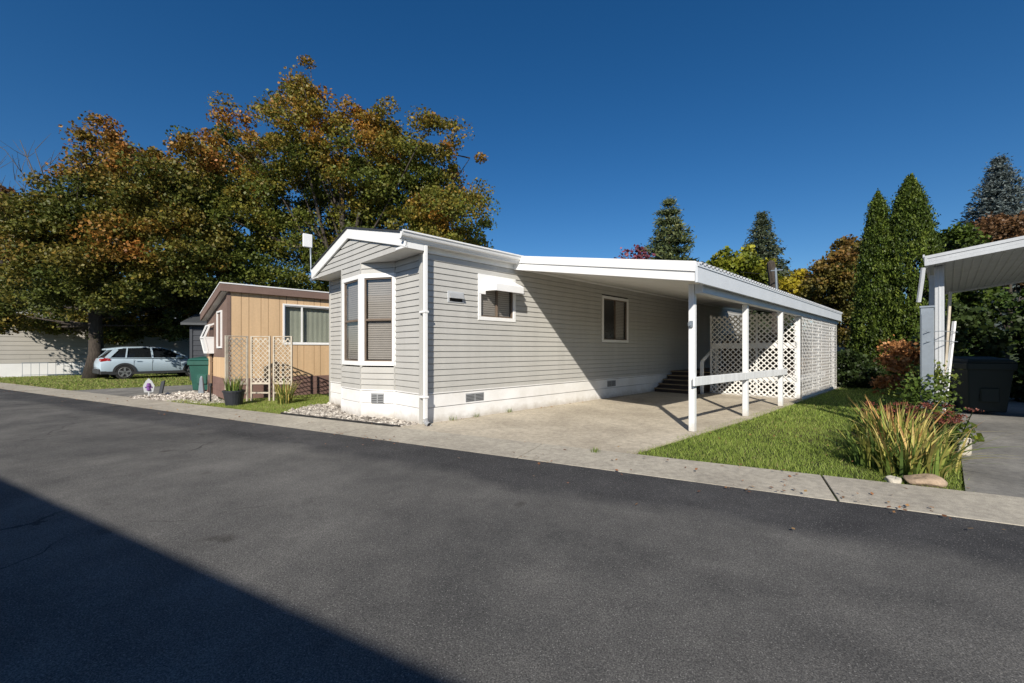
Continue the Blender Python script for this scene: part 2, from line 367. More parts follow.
def window(parent, fr, a0, a1, z0, z1, fw=.075, sashes='h', blind=True, name='window', label=None, frame='white', sash='bronze', glass='glass', curtain=None, proud=.03, mull=None):
    w = MB()
    for (b0, b1, c0, c1) in ((a0, a1, z0, z0+fw), (a0, a1, z1-fw, z1), (a0, a0+fw, z0+fw, z1-fw), (a1-fw, a1, z0+fw, z1-fw)):
        w.box(b0, b1, -.05, proud, c0, c1, fr)
    root = w.build(name, frame, parent, bevel=.004)
    if label: root['label'] = label
    i0, i1, j0, j1 = a0+fw, a1-fw, z0+fw, z1-fw
    s = MB(); t = .025
    for (b0, b1, c0, c1) in ((i0, i1, j0, j0+t), (i0, i1, j1-t, j1), (i0, i0+t, j0+t, j1-t), (i1-t, i1, j0+t, j1-t)): s.box(b0, b1, -.035, .008, c0, c1, fr)
    if sashes == 'h': s.box(i0+t, i1-t, -.03, .012, (j0+j1)/2-.02, (j0+j1)/2+.02, fr)
    if sashes == 'v': mx_ = mull if mull else (i0+i1)/2; s.box(mx_-.02, mx_+.02, -.03, .012, j0+t, j1-t, fr)
    s.build('sash', sash, root)
    g = MB(); g.add([fr(i0+t, -.012, j0+t), fr(i1-t, -.012, j0+t), fr(i1-t, -.012, j1-t), fr(i0+t, -.012, j1-t)], [(0, 1, 2, 3)]); g.build('pane', glass, root, fix=False)
    if blind:
        b = MB(); z = j0+t+.015
        while z < j1-t:
            b.add([fr(i0+.03, -.07, z), fr(i1-.03, -.07, z), fr(i1-.03, -.060, z+.036), fr(i0+.03, -.060, z+.036)], [(0, 1, 2, 3)]); z += .044
        b.build('blind', 'blind', root, fix=False)
    if curtain:
        b = MB(); n = 24
        for i in range(n):
            aa = i0+(i1-i0)*i/n; ab = i0+(i1-i0)*(i+1)/n
            o1 = -.10+(.008 if i % 2 else 0); o2 = -.10+(0 if i % 2 else .008)
            b.add([fr(aa, o1, j0), fr(ab, o2, j0), fr(ab, o2, j1), fr(aa, o1, j1)], [(0, 1, 2, 3)])
        b.build('curtain', curtain, root, fix=False)
    return root
def grille(parent, fr, a0, a1, z0, z1, proud=.022, name='foundation_vent'):
    m = MB(); m.box(a0, a1, 0, proud, z0, z1, fr); r = m.build(name, 'grille', parent)
    m = MB(); n = 5; hw = (a1-a0)
    for k in range(2):
        for i in range(n):
            zz = z0+.015+(z1-z0-.03)*i/n
            m.box(a0+.012+k*hw/2, a0+hw/2-.012+k*hw/2, proud, proud+.003, zz, zz+(z1-z0-.03)/n*.55, fr)
    m.build('louvre', 'louvre', r)

def lattice(mb, fr, a0, a1, z0, z1, pitch=.13, w=.036, t=.007, o=0.0):
    """two layers of diagonal strips clipped to the rectangle"""
    for k, sg in enumerate((1, -1)):
        c = -(z1-z0)-pitch if sg == 1 else 0
        end = (a1-a0)+pitch if sg == 1 else (a1-a0)+(z1-z0)
        while c < end:
            # line a = c + sg*(z-z0)
            pts = []
            za, zb = z0, z1
            f = lambda z: a0+c+sg*(z-z0)
            zi = lambda a: z0+(a-a0-c)*sg
            for lim in (a0, a1):
                pass
            if sg == 1: za = max(z0, zi(a0)); zb = min(z1, zi(a1))
            else: za = max(z0, zi(a1)); zb = min(z1, zi(a0))
            if zb-za > .03:
                h = w*.7071
                A = f(za); B = f(zb)
                oo = o+k*t
                q = [(A-h*.9999, za), (A+h*.9999, za), (B+h*.9999, zb), (B-h*.9999, zb)]
                q = [(min(max(x, a0), a1), z) for x, z in q]
                mb.hexa([fr(x, oo, z) for x, z in q], [fr(x, oo+t, z) for x, z in q])
            c += pitch

# ------------------------------------------------------------------ world, sun, camera
w = bpy.data.worlds.new('World'); scene.world = w; w.use_nodes = True
nt = w.node_tree; bg = nt.nodes['Background']
sky = nt.nodes.new('ShaderNodeTexSky'); sky.sky_type = 'NISHITA'; sky.sun_disc = False
SEL = radians(32.7); SAZ = radians(190)
sky.sun_elevation = SEL; sky.sun_rotation = SAZ; sky.altitude = 700; sky.dust_density = .3; sky.air_density = 1.0; sky.ozone_density = 4.0
hs = nt.nodes.new('ShaderNodeHueSaturation'); hs.inputs['Saturation'].default_value = 1.28; hs.inputs['Value'].default_value = 1.08; hs.inputs['Hue'].default_value = .502
nt.links.new(sky.outputs[0], hs.inputs['Color']); nt.links.new(hs.outputs[0], bg.inputs[0]); bg.inputs[1].default_value = .068
sun = bpy.data.lights.new('sun', 'SUN'); sun.energy = 4.8; sun.angle = radians(.55); sun.color = (1, .93, .82)
so = bpy.data.objects.new('sun', sun); col.objects.link(so)
sd = Vector((sin(SAZ)*cos(SEL), cos(SAZ)*cos(SEL), sin(SEL)))
so.rotation_euler = sd.to_track_quat('Z', 'Y').to_euler(); so.location = sd*60
cam = bpy.data.cameras.new('camera'); cam.sensor_width = 36; cam.lens = 36*F/1024; cam.shift_y = 8.5/1024; cam.clip_end = 3000; cam.clip_start = .05
co = bpy.data.objects.new('camera', cam); col.objects.link(co); co.location = (0, 0, H); co.rotation_euler = (pi/2, 0, 0); scene.camera = co
vs = scene.view_settings; vs.view_transform = 'Standard'; vs.look = 'None'; vs.exposure = .34; vs.gamma = 1; vs.use_curve_mapping = False
scene.cycles.max_bounces = 6; scene.cycles.transparent_max_bounces = 12

# ------------------------------------------------------------------ setting
def sheet(name, pts, z0, z1, mat):
    m = MB(); m.hexa([(x, y, z0) for x, y in pts], [(x, y, z1) for x, y in pts])
    return tagp(m.build(name, mat), kind='structure')
g = MB(); g.add([(-900, -600, 0), (900, -600, 0), (900, 1200, 0), (-900, 1200, 0)], [(0, 1, 2, 3)]); tagp(g.build('ground', 'ground', fix=False), kind='structure')
AZ = math.atan2(ST[1], ST[0])
m = MB()
m.add([(-110, -7.5, .006), (110, -7.5, .006), (110, 4.65, .006), (-110, 4.65, .006)], [(0, 1, 2, 3)])
rd = m.build('road', 'asphalt', fix=False); rd.rotation_euler = (0, 0, AZ); tagp(rd, kind='structure')
# sidewalk: slabs with open joints, slightly uneven
m = MB(); j0 = -2.37-3.2*12
for i in range(30):
    t0 = j0+i*3.2+.009; t1 = t0+3.2-.018
    if abs(t0+.0+2.37-.009) < .1: t0 -= .004
    dz = random.uniform(-.002, .002)
    m.hexa([(t0, 4.65, -.06), (t1, 4.65, -.06), (t1, 5.45, -.06), (t0, 5.45, -.06)], [(t0, 4.65, .010+dz), (t1, 4.65, .010+dz), (t1, 5.45, .03+dz), (t0, 5.45, .03+dz)])
sw = m.build('sidewalk', 'walk', bevel=.004); sw.rotation_euler = (0, 0, AZ); tagp(sw, kind='structure')
def sline(l, n=5.455):   # s where the line at lateral l meets the back of the sidewalk
    nC = SN[0]*C0[0]+SN[1]*C0[1]; nu = SN[0]*U[0]+SN[1]*U[1]; nv = SN[0]*V[0]+SN[1]*V[1]
    return (n-nC-nv*l)/nu
P2 = lambda s, l: loc(s, l)[:2]
sheet('driveway', [P2(sline(.12), .12), P2(sline(-3.72), -3.72), P2(4.9, -3.88), P2(4.9, .12)], -.05, .026, 'slab')
sheet('carport_slab', [P2(4.912, .12), P2(4.912, -3.88), P2(15, -3.9), P2(15, .12)], -.05, .028, 'slab')
sheet('neighbour_driveway', [P2(sline(-6.65), -6.65), P2(sline(-16), -16), P2(5.2, -16), P2(5.2, -6.65)], -.05, .026, 'rdrive')
sheet('neighbour_parking_slab', [P2(5.212, -6.65), P2(5.212, -16), P2(14, -16), P2(14, -6.65)], -.05, .024, 'rdrive')
sheet('left_driveway', [P2(sline(13.4), 13.4), P2(sline(9.6), 9.6), P2(6, 9.6), P2(6, 13.4)], -.05, .026, 'rdrive')

# ------------------------------------------------------------------ grey mobile home
LEN = 17.5; WID = 4.25; EZ = 3.3; PK = 3.86
home = empty('mobile_home', loc(0, 0), pi/2-TH, label='grey vinyl-sided mobile home with white skirting and a bay window facing the street', cat='mobile home')
SK = .55
frR, _ = wallframe((0, 0), (LEN, 0))                  # long wall towards the carport
frL, _ = wallframe((LEN, WID), (0, WID))
frB, _ = wallframe((LEN, 0), (LEN, WID))
A1, A2, B1, B2 = (0, .95), (-.4, 1.6), (-.4, 2.53), (0, 3.18)
walls = dict(right=(frR, LEN), left=(frL, LEN), back=(frB, WID))
frF1, lF1 = wallframe(A1, (0, 0)); frF2, lF2 = wallframe(A2, A1); frF3, lF3 = wallframe(B1, A2); frF4, lF4 = wallframe(B2, B1); frF5, lF5 = wallframe((0, WID), B2)
W1 = (1.28, 2.33, 1.95, 2.88); W2 = (5.63, 6.98, 1.56, 2.84)
wall = MB()
siding(wall, frR, 0.04, LEN, SK, 3.1, openings=[W1, W2])
siding(wall, frL, 0, LEN, SK, 3.1); siding(wall, frB, 0, WID, SK, 3.1)
bz0, bz1 = 1.04, 2.86
siding(wall, frF1, 0.02, lF1-.04, SK, 3.08)
siding(wall, frF2, 0, lF2, SK, 3.08, openings=[(.03, lF2-.03, bz0, bz1)])
siding(wall, frF3, 0, lF3, SK, 3.08, openings=[(.06, lF3-.02, bz0, bz1)])
siding(wall, frF4, 0, lF4, SK, 3.08, openings=[(.03, lF4-.03, bz0, bz1)])
siding(wall, frF5, 0, lF5, SK, 3.08)
wall.build('wall', 'siding', home)
sk = MB()
for fr, L in ((frR, LEN), (frL, LEN), (frB, WID), (frF1, lF1), (frF2, lF2), (frF3, lF3), (frF4, lF4), (frF5, lF5)):
    for i in range(2):
        za = SK-.245*(i+1); zb = SK-.245*i
        P = [(-.02, za), (.022, za+.002), (.012, zb-.02), (.004, zb-.012), (-.02, zb)]
        vs_ = [fr(0, o, z) for o, z in P]+[fr(L, o, z) for o, z in P]; n = 5
        sk.add(vs_, [tuple(range(n)), tuple(range(n, 2*n))[::-1]]+[(i2, (i2+1) % n, n+(i2+1) % n, n+i2) for i2 in range(n)])
    sk.box(0, L, -.02, .026, 0, SK-.49, fr)
    sk.box(0, L, -.02, .028, SK-.001, SK+.018, fr)
sk.build('skirting', 'skirt', home)
core = MB()
core.box(.16, LEN-.1, .16, WID-.1, .02, 3.05)
core.hexa([(.15, 1.35, .3), (-.12, 1.8, .3), (-.12, 2.3, .3), (.15, 2.75, .3)], [(.15, 1.35, 3.0), (-.12, 1.8, 3.0), (-.12, 2.3, 3.0), (.15, 2.75, 3.0)])
core.build('interior', 'dark', home)
for y in (0, WID-.02):
    tr = MB(); tr.box(-.03, .05, y-.03, y+.05, .0, 3.1); tr.build('corner_trim', 'siding', home, bevel=.004)
for (x, y), q in ((A2, .022), (B1, .022), (A1, .03), (B2, .03)):
    tr = MB(); tr.box(x-q, x+.02, y-.018, y+.018, SK+.02, 3.08); tr.build('bay_corner_trim', 'siding', home)
    tr = MB(); tr.box(x-q-.004, x+.02, y-.022, y+.022, .0, SK+.019); tr.build('skirting_trim', 'skirt', home)
tr = MB(); tr.box(.05, LEN, .002, .036, 3.10, 3.20, frR); tr.build('frieze_board', 'white', home)
tr = MB(); tr.box(0, LEN, 0, .036, 3.10, 3.2, frL); tr.build('frieze_board', 'white', home)
tr = MB(); tr.box(-.40, -.075, -.19, -.0, 3.083, 3.19); tr.build('eave_return', 'white', home)
# roof: boxed eaves, low gable
rf = MB()
y0, y1, ym = -.2, WID-.02, 2.13
for (za, zb, name) in ((0, .03, 0),):
    bot = [(-.46, y0, EZ), (-.46, ym, PK), (LEN+.2, ym, PK), (LEN+.2, y0, EZ)]; rf.hexa(bot, [(x, y, z+.03) for x, y, z in bot])
    bot = [(-.46, ym, PK), (-.46, y1, EZ), (LEN+.2, y1, EZ), (LEN+.2, ym, PK)]; rf.hexa(bot, [(x, y, z+.03) for x, y, z in bot])
rf.build('roof', 'roofmetal', home)
so_ = MB()
so_.add([(-.4, y0+.03, 3.08), (0, y0+.03, 3.08), (0, y1, 3.08), (-.4, y1, 3.08)], [(0, 1, 2, 3)])
so_.build('soffit', 'soffit', home)
so_ = MB(); so_.box(0, LEN, -.19, -.038, 3.195, 3.2); so_.build('soffit', 'soffit', home)
gb = MB(); frG, _ = wallframe((-.4, y1), (-.4, y0)); GW = y1-y0
def glim(z):
    k = (z-(EZ-.14))/(PK-EZ); k = max(0, min(1, k)); hw = (1-k)*GW/2
    return (GW/2-hw+.02, GW/2+hw-.02)
siding(gb, frG, 0.05, GW-.05, 3.08, 3.86, limit=glim)
gb.build('gable_siding', 'siding', home)
fs = MB()
fd = .21
for (ya, yb, za, zb) in ((y0, ym, EZ, PK), (y1, ym, EZ, PK)):
    zt = .02
    for x0_, x1_, dd in ((-.46, -.42, fd),):
        if ya < yb: vs_ = [(ya, za+zt), (yb, zb+zt), (yb, zb-dd*.9), (ya, za-dd)]
        else: vs_ = [(yb, zb+zt), (ya, za+zt), (ya, za-dd), (yb, zb-dd*.9)]
        fs.hexa([(x0_, y, z) for y, z in vs_], [(x1_, y, z) for y, z in vs_])
fs.box(-.46, LEN+.2, y1+.0, y1+.03, EZ-.2, EZ+.02)
fs.box(-.452, -.405, y0, y0+.32, 3.078, 3.12); fs.box(-.452, -.405, y1-.3, y1-.0, 3.078, 3.10)
fs.build('fascia', 'white', home, bevel=.004)
de = MB()
de.hexa([(-.48, y0-.01, EZ+.022), (-.48, ym, PK+.022), (-.4, ym, PK+.022), (-.4, y0-.01, EZ+.022)], [(-.48, y0-.01, EZ+.05), (-.48, ym, PK+.05), (-.4, ym, PK+.05), (-.4, y0-.01, EZ+.05)])
de.hexa([(-.48, ym, PK+.022), (-.48, y1+.01, EZ+.022), (-.4, y1+.01, EZ+.022), (-.4, ym, PK+.022)], [(-.48, ym, PK+.05), (-.48, y1+.01, EZ+.05), (-.4, y1+.01, EZ+.05), (-.4, ym, PK+.05)])
de.build('drip_edge', 'cladding', home)
gt = MB(); prof = [(-.17, 3.215), (-.24, 3.215), (-.255, 3.25), (-.29, 3.27), (-.305, 3.315), (-.32, 3.32), (-.32, 3.345), (-.29, 3.345), (-.285, 3.26), (-.24, 3.235), (-.17, 3.235)]
n = len(prof)
gt.add([(-.54, y+.02, z) for y, z in prof]+[(2.34, y+.02, z) for y, z in prof], [tuple(range(n)), tuple(range(n, 2*n))]+[(i, (i+1) % n, n+(i+1) % n, n+i) for i in range(n)])
gt.box(-.52, 2.34, -.2, -.16, 3.19, 3.34)
gt.build('gutter', 'white', home)
dp = MB(); dp.box(-.065, -.0, -.195, -.13, .09, 3.235)
for zz in (.5, 2.0): dp.box(-.078, .018, -.205, -.03, zz, zz+.04)
dp.build('downspout', 'white', home, bevel=.006)
dp = MB(); dp.tube([(-.03, -.165, .14), (-.03, -.19, .07), (-.03, -.29, .045)], .045, 10, caps=False); dp.build('downspout_outlet', 'grille', home)
window(home, frR, *W1, sashes='v', sash='bronze', label='small side window under a white metal awning')
W2m = MB(); W2m.box(W2[0]+.1, (W2[0]+W2[1])/2-.0, .045, .05, W2[2]+.1, W2[3]-.1); W2m.build('interior', 'dark', home)  # thin dark sheet in front of the blind makes the left half dark
window(home, frR, *W2, sashes='v', sash='bronze', label='shaded side window under the carport roof')
window(home, frF2, -.0, lF2+.02, bz0, bz1, fw=.085, name='bay_window', glass='glass')
window(home, frF3, .04, lF3, bz0, bz1, fw=.085, name='bay_window')
window(home, frF4, .0, lF4, bz0, bz1, fw=.085, name='bay_window')
grille(home, frR, .97, 1.43, .33, .5); grille(home, frR, 5.87, 6.3, .33, .5); grille(home, frF2, .24, .52, .3, .5, .03)
aw = MB(); a0, a1 = 1.47, 2.24
aw.hexa([(a0, -.03, 2.80), (a1, -.03, 2.80), (a1, -.34, 2.65), (a0, -.34, 2.65)], [(a0, -.03, 2.815), (a1, -.03, 2.815), (a1, -.34, 2.665), (a0, -.34, 2.665)])
aw.box(a0, a1, -.352, -.338, 2.53, 2.668)
for x in (a0-.008, a1): aw.hexa([(x, -.03, 2.82), (x, -.35, 2.67), (x, -.35, 2.53), (x, -.03, 2.55)], [(x+.008, -.03, 2.82), (x+.008, -.35, 2.67), (x+.008, -.35, 2.53), (x+.008, -.03, 2.55)])
aw.build('awning', 'white', home, bevel=.003)
pn = MB(); pn.box(1.30, 1.47, -.034, -.02, 2.48, 2.84); pn.build('awning_side_panel', 'white', home)
ev = MB(); ev.box(.54, .92, .0, .03, 2.25, 2.46, frR); hood = ev.build('exhaust_vent', 'aged', home, bevel=.004)
ev = MB(); ev.hexa([frR(.57, .03, 2.43), frR(.89, .03, 2.43), frR(.89, .03, 2.33), frR(.57, .03, 2.33)], [frR(.57, .05, 2.42), frR(.89, .05, 2.42), frR(.89, .09, 2.33), frR(.57, .09, 2.33)]); ev.build('flap', 'grille', hood)
ev = MB(); ev.box(.58, .88, .03, .033, 2.27, 2.33, frR); ev.build('opening', 'dark', hood)
lm = MB(); lm.box(2.44, 2.50, 0, .06, 2.56, 2.66, frR); lm.tube([frR(2.47, .06, 2.60), frR(2.47, .13, 2.57)], .035, 10); lm.build('wall_lamp', 'grille', home, bevel=.004)

# ------------------------------------------------------------------ carport of the grey home
cp = empty('carport', loc(2.35, -3.8), pi/2-TH, label='white lean-to carport on square posts attached to the grey home', cat='carport')
ox, oy = 2.35, -3.8
def L2(x, y, z): return (x-ox, y-oy, z)
CE = 14.5
zr = lambda l: 3.34+.182*l           # top of the deck
rf = MB()  # corrugated sheet
prof = []
x = 2.30; p = .16
while x < CE:
    prof += [(x, 0), (x+.05, 0), (x+.07, .035), (x+.12, .035), (x+.14, 0)]; x += p
n = len(prof); vsb = []
for (l, dz) in ((-.02, 0), (-3.98, 0)):
    vsb += [L2(px_, l, zr(l)+.02+dzp) for px_, dzp in prof]
vsb += [(a, b, c-.012) for a, b, c in vsb]
fcs = []
for i in range(n-1):
    fcs += [(i, i+1, n+i+1, n+i), (2*n+i, 3*n+i, 3*n+i+1, 2*n+i+1), (n+i, n+i+1, 3*n+i+1, 3*n+i), (i, 2*n+i, 2*n+i+1, i+1)]
rf.add(vsb, fcs); rf.build('roof', 'roofmetal', cp)
ff = MB()
for (x0_, x1_, t, b) in ((2.24, 2.30, .05, -.105), (2.262, 2.30, -.105, -.25)):
    la, lb = -.04, -3.93
    q = [(la, zr(la)+t), (lb, zr(lb)+t), (lb, zr(lb)+b), (la, zr(la)+b)]
    ff.hexa([L2(x0_, l, z) for l, z in q], [L2(x1_, l, z) for l, z in q])
ff.build('front_fascia', 'white', cp, bevel=.004)
ff = MB(); zt = zr(-3.95)
ff.box(2.24-ox, CE-ox, -3.96-oy, -3.925-oy, zt-.265, zt-.0); ff.box(2.236-ox, CE+.005-ox, -3.972-oy, -3.96-oy, zt-.03, zt+.012)
ff.build('side_fascia', 'fascia', cp, bevel=.003)
sf = MB()
for i in range(30):
    xa = 2.31+i*(CE-2.31)/30; xb = xa+(CE-2.31)/30-.012
    q = [(xa, -.04), (xb, -.04), (xb, -3.92), (xa, -3.92)]
    sf.hexa([L2(a, b, zr(b)-.19) for a, b in q], [L2(a, b, zr(b)-.02) for a, b in q])
sf.build('ceiling_panel', 'soffit', cp)
bm_ = MB(); bm_.box(2.70-ox, CE-.02-ox, -3.86-oy, -3.73-oy, 2.25, 2.40); bm_.build('beam', 'fascia', cp, bevel=.005)
PS = [(2.78, -3.66), (5.1, -3.74), (7.38, -3.80), (9.33, -3.76), (11.8, -3.76), (14.2, -3.76)]
for i, (s_, l_) in enumerate(PS):
    hw = .047 if i < 3 else .04
    b_ = MB(); b_.box(s_-hw-ox, s_+hw-ox, l_-hw-oy, l_+hw-oy, .03, 2.249 if i else 2.42); b_.build('post', 'paint', cp, bevel=.006)
r_ = MB(); r_.bar((2.66-ox, -3.728-oy, .845), (7.62-ox, -3.868-oy, .835), .035, .145); r_.build('rail', 'paint', cp, bevel=.005)
lp = MB(); lp.box(2.70-ox, 2.732-ox, -3.69-oy, -3.64-oy, 1.72, 1.82); lp.tube([L2(2.71, -3.66, 1.76), L2(2.64, -3.66, 1.74), L2(2.63, -3.66, 1.79)], .014, 6)
lp.build('plant_hook', 'steel', cp)
# cross lattice screen facing the street, and the long outer lattice
fc, lc = wallframe((9.2-ox, -1.5-oy), (9.2-ox, -3.74-oy))
lt = MB(); lattice(lt, fc, 0, lc, .06, 2.36, .15, .042); lt.build('cross_lattice', 'lattice', cp)
lt = MB()
for (z0_, z1_) in ((1.40, 1.55), (.5, .6), (.03, .08)): lt.box(0, lc, -.045, -.008, z0_, z1_, fc)
for a in (0, .0+lc-.05, 1.25): lt.box(a, a+.05, -.045, -.008, .03, 2.4, fc)
lt.build('lattice_frame', 'paint', cp)
fo, lo = wallframe((9.27-ox, -3.83-oy), (14.3-ox, -3.83-oy))
lt = MB(); lattice(lt, fo, 0, lo, .06, 2.26, .18, .044, .0035); lt.build('outer_lattice', 'lattice', cp)
lt = MB()
for k in range(5): lt.box(k*lo/4-.012, k*lo/4+.012, .0145, .020, .06, 2.26, fo)
lt.box(0, lo, .014, .024, .03, .10, fo)
lt.build('lattice_batten', 'lattice', cp)
fk, lk = wallframe((14.3-ox, -3.7-oy), (14.3-ox, -.1-oy))
lt = MB(); lattice(lt, fk, 0, lk, .66, 1.9, .15, .04); lt.box(0, lk, -.03, -.001, .6, .66, fk); lt.box(0, lk, -.03, -.001, 1.9, 1.98, fk); lt.build('rear_lattice', 'deck', cp)  # dimness behind the cross lattice put into this lattice's dark deck colour
lt = MB()
for k in range(26): lt.box(k*.14, k*.14+.132, -.05, -.032, .03, 1.75, fk)
lt.build('dark_backdrop_board', 'deck', cp)  # boards added as a dark backdrop so the cross lattice holes look shaded

# porch steps + deck
ps = empty('porch_steps', loc(8.5, -.05), pi/2-TH, label='dark stained wooden steps rising along the shaded home wall', cat='steps')
for i in range(5):
    z1_ = .03+.125*(i+1); x0_ = .29*i
    t_ = MB(); t_.box(x0_, x0_+.31, -1.32, 0, z1_-.035, z1_); tr_ = t_.build('tread', 'stepwood', ps, bevel=.004)
    t_ = MB(); t_.box(x0_-.012, x0_-.001, -1.32, 0, z1_-.03, z1_-.003); t_.build('nosing', 'stepedge', tr_)
    t_ = MB(); t_.box(x0_+.012, x0_+.03, -1.30, -.02, .03 if i == 0 else z1_-.125, z1_-.036); t_.build('riser', 'stepwood', ps)
t_ = MB()
for y in (-.02, -1.30): t_.hexa([(0.03, y, .03), (1.45, y, .03), (1.45, y, .6), (.03, y, .12)], [(0.03, y+.02, .03), (1.45, y+.02, .03), (1.45, y+.02, .6), (.03, y+.02, .12)])
t_.build('stringer', 'stepwood', ps)
t_ = MB(); t_.bar((0.3, -1.36, 1.0), (1.5, -1.36, 1.5), .04, .09); t_.box(.28, .36, -1.40, -1.32, .03, 1.0); t_.box(1.42, 1.5, -1.4, -1.32, .03, 1.52); t_.build('handrail', 'paint', ps)
dk = MB()
for i in range(30): dk.box(10.0+.14*i-8.5, 10.0+.14*i+.132-8.5, -3.5, -.02, .62, .655)
dkk = empty('porch_deck', loc(8.5, -.05), pi/2-TH, label='raised brown timber porch deck behind the white lattice screen', cat='deck')
dk.build('floor_board', 'deck', dkk)
dk = MB(); dk.box(10.02-8.5, 14.2-8.5, -3.5, -3.46, .42, .615); dk.box(9.96-8.5, 9.99-8.5, -3.5, -1.5, .40, .65); dk.box(13-8.5, 13.1-8.5, -3.4, -3.3, .03, .42); dk.build('rim_joist', 'paint', dkk)

# antenna panel on the left eave
an = empty('antenna', loc(-.35, WID+.18, 3.2), pi/2-TH, label='white flat antenna panel on a bent pole at the left eave of the grey home', cat='antenna')
a_ = MB(); a_.tube([(0, 0, 0), (0, .07, -.02), (-.01, .15, .14), (0, .20, .42), (.0, .22, .72)], .02, 8); a_.build('pole', 'steel', an, smooth=True)
a_ = MB(); a_.box(-.17, .06, .24, .29, .74, 1.08); pnl = a_.build('panel', 'white', an, bevel=.015)
a_ = MB(); a_.box(-.03, .07, .05, .15, -.10, .0); a_.box(-.06, -.03, -.1, .2, -.03, .02); a_.build('bracket', 'steel', an)
a_ = MB(); a_.tube([(0, .06, -.06), (.02, .14, .0), (.0, .11, .10)], .03, 6); a_.build('strap', 'blue', an)

# ------------------------------------------------------------------ tan mobile home to the left
TS, TL = -1.75, 6.7
th_ = empty('mobile_home', loc(TS, TL), pi/2-TH, label='tan and brown board-sided mobile home left of the grey home', cat='mobile home')
TLEN, TW, TZ = 14.0, 3.05, 2.92
fr1, _ = wallframe((0, 0), (TLEN, 0)); fr2, l2 = wallframe((0, TW), (0, 0)); fr3, _ = wallframe((TLEN, TW), (0, TW)); fr4, _ = wallframe((TLEN, 0), (TLEN, TW))
TWN = (1.32, 3.1, 1.5, 2.68)
def panelwall(mb, fr, L, z0, z1, op=None, pitch=.30, bd=None):
    a = .02; i = 0; 
    while a < L-.02:
        b = min(a+pitch*(.62 if i % 2 else 1), L-.02)-.012
        segs = [(z0, z1)]
        if op and b > op[0]+.01 and a < op[1]-.01:
            segs = [(z0, op[2]), (op[3], z1)]
            if a < op[0]: mb.box(a, op[0], -.03, .012, op[2], op[3], fr)
            if b > op[1]: mb.box(op[1], b, -.03, .012, op[2], op[3], fr)
        for s, e in segs: mb.box(a, b, -.03, .012, s, e, fr)
        a = b+.012; i += 1
pw = MB(); panelwall(pw, fr1, TLEN, .58, TZ, TWN, .29); pw.build('wall', 'tan', th_)
pw = MB(); panelwall(pw, fr3, TLEN, .58, 2.3, None, .29); pw.build('wall', 'tan', th_)
gv = MB(); gv.box(0, TWN[0]+.02, -.035, .002, .58, TZ, fr1); gv.box(TWN[1]-.02, TLEN, -.035, .002, .58, TZ, fr1); gv.box(TWN[0]+.02, TWN[1]-.02, -.035, .002, .58, TWN[2]+.02, fr1); gv.build('wall_groove', 'batten', th_)
fw_ = MB()
fop = (.5, 2.9, 1.3, 2.6)
fw_.hexa([(-.015, .02, 1.15), (.03, .02, 1.15), (.03, TW-.02, 1.15), (-.015, TW-.02, 1.15)], [(-.015, .02, TZ), (.03, .02, TZ), (.03, TW-.02, 2.28), (-.015, TW-.02, 2.28)])
fw_.build('front_wall_board', 'brown', th_)
fw_ = MB(); fw_.box(.02, l2-.02, -.03, .01, .3, 1.149, fr2); fw_.build('front_lower_wall', 'tan', th_)
s_ = MB()
for fr, L in ((fr1, TLEN), (fr2, l2), (fr3, TLEN), (fr4, TW)):
    for i in range(3): s_.box(0, L, -.03, .02-.002*i, .58-.19*(i+1)+.006, .58-.19*i, fr)
s_.build('skirting', 'brownskirt', th_)
s_ = MB(); s_.hexa([(.1, .14, 0), (TLEN-.1, .14, 0), (TLEN-.1, TW-.1, 0), (.1, TW-.1, 0)], [(.1, .14, TZ-.01), (TLEN-.1, .14, TZ-.01), (TLEN-.1, TW-.1, 2.28), (.1, TW-.1, 2.28)]); s_.build('interior', 'dark', th_)
s_ = MB(); s_.box(-.025, .06, -.025, .06, .01, TZ); s_.build('corner_board', 'brown', th_)
s_ = MB(); s_.box(-.025, .06, TW-.06, TW+.025, .01, 2.28); s_.build('corner_board', 'brown', th_)
window(th_, fr1, *TWN, fw=.05, sashes='v', blind=False, sash='white', curtain='curtain', mull=1.84)
window(th_, fr2, 1.75, 2.4, 1.4, 2.45, proud=.05, fw=.05, sashes='h', blind=False, sash='white', curtain='curtain', name='window')
TRZ = TZ
RA, RB = (-.12, TRZ+.17), (TW+.05, 2.48)     # the roof falls away from the near side
def rslab(x0, x1, t0, t1, ya=RA, yb=RB):
    m = MB(); q = [(x0, ya[0], ya[1]), (x1, ya[0], ya[1]), (x1, yb[0], yb[1]), (x0, yb[0], yb[1])]
    return m.hexa([(a, b, c+t0) for a, b, c in q], [(a, b, c+t1) for a, b, c in q])
rslab(-.20, TLEN+.2, 0, .03).build('roof', 'white', th_)
rslab(-.19, -.15, -.2, -.002, (-.10, TRZ+.166), (TW+.03, 2.476)).build('fascia', 'brown', th_)
rslab(-.15, 0, -.2, -.18, (-.06, TRZ+.16), (TW+.02, 2.47)).build('soffit', 'soffit', th_)
rf = MB(); rf.box(-.19, TLEN+.15, -.11, -.06, TRZ-.03, TRZ+.166); rf.build('fascia', 'brown', th_, bevel=.004)
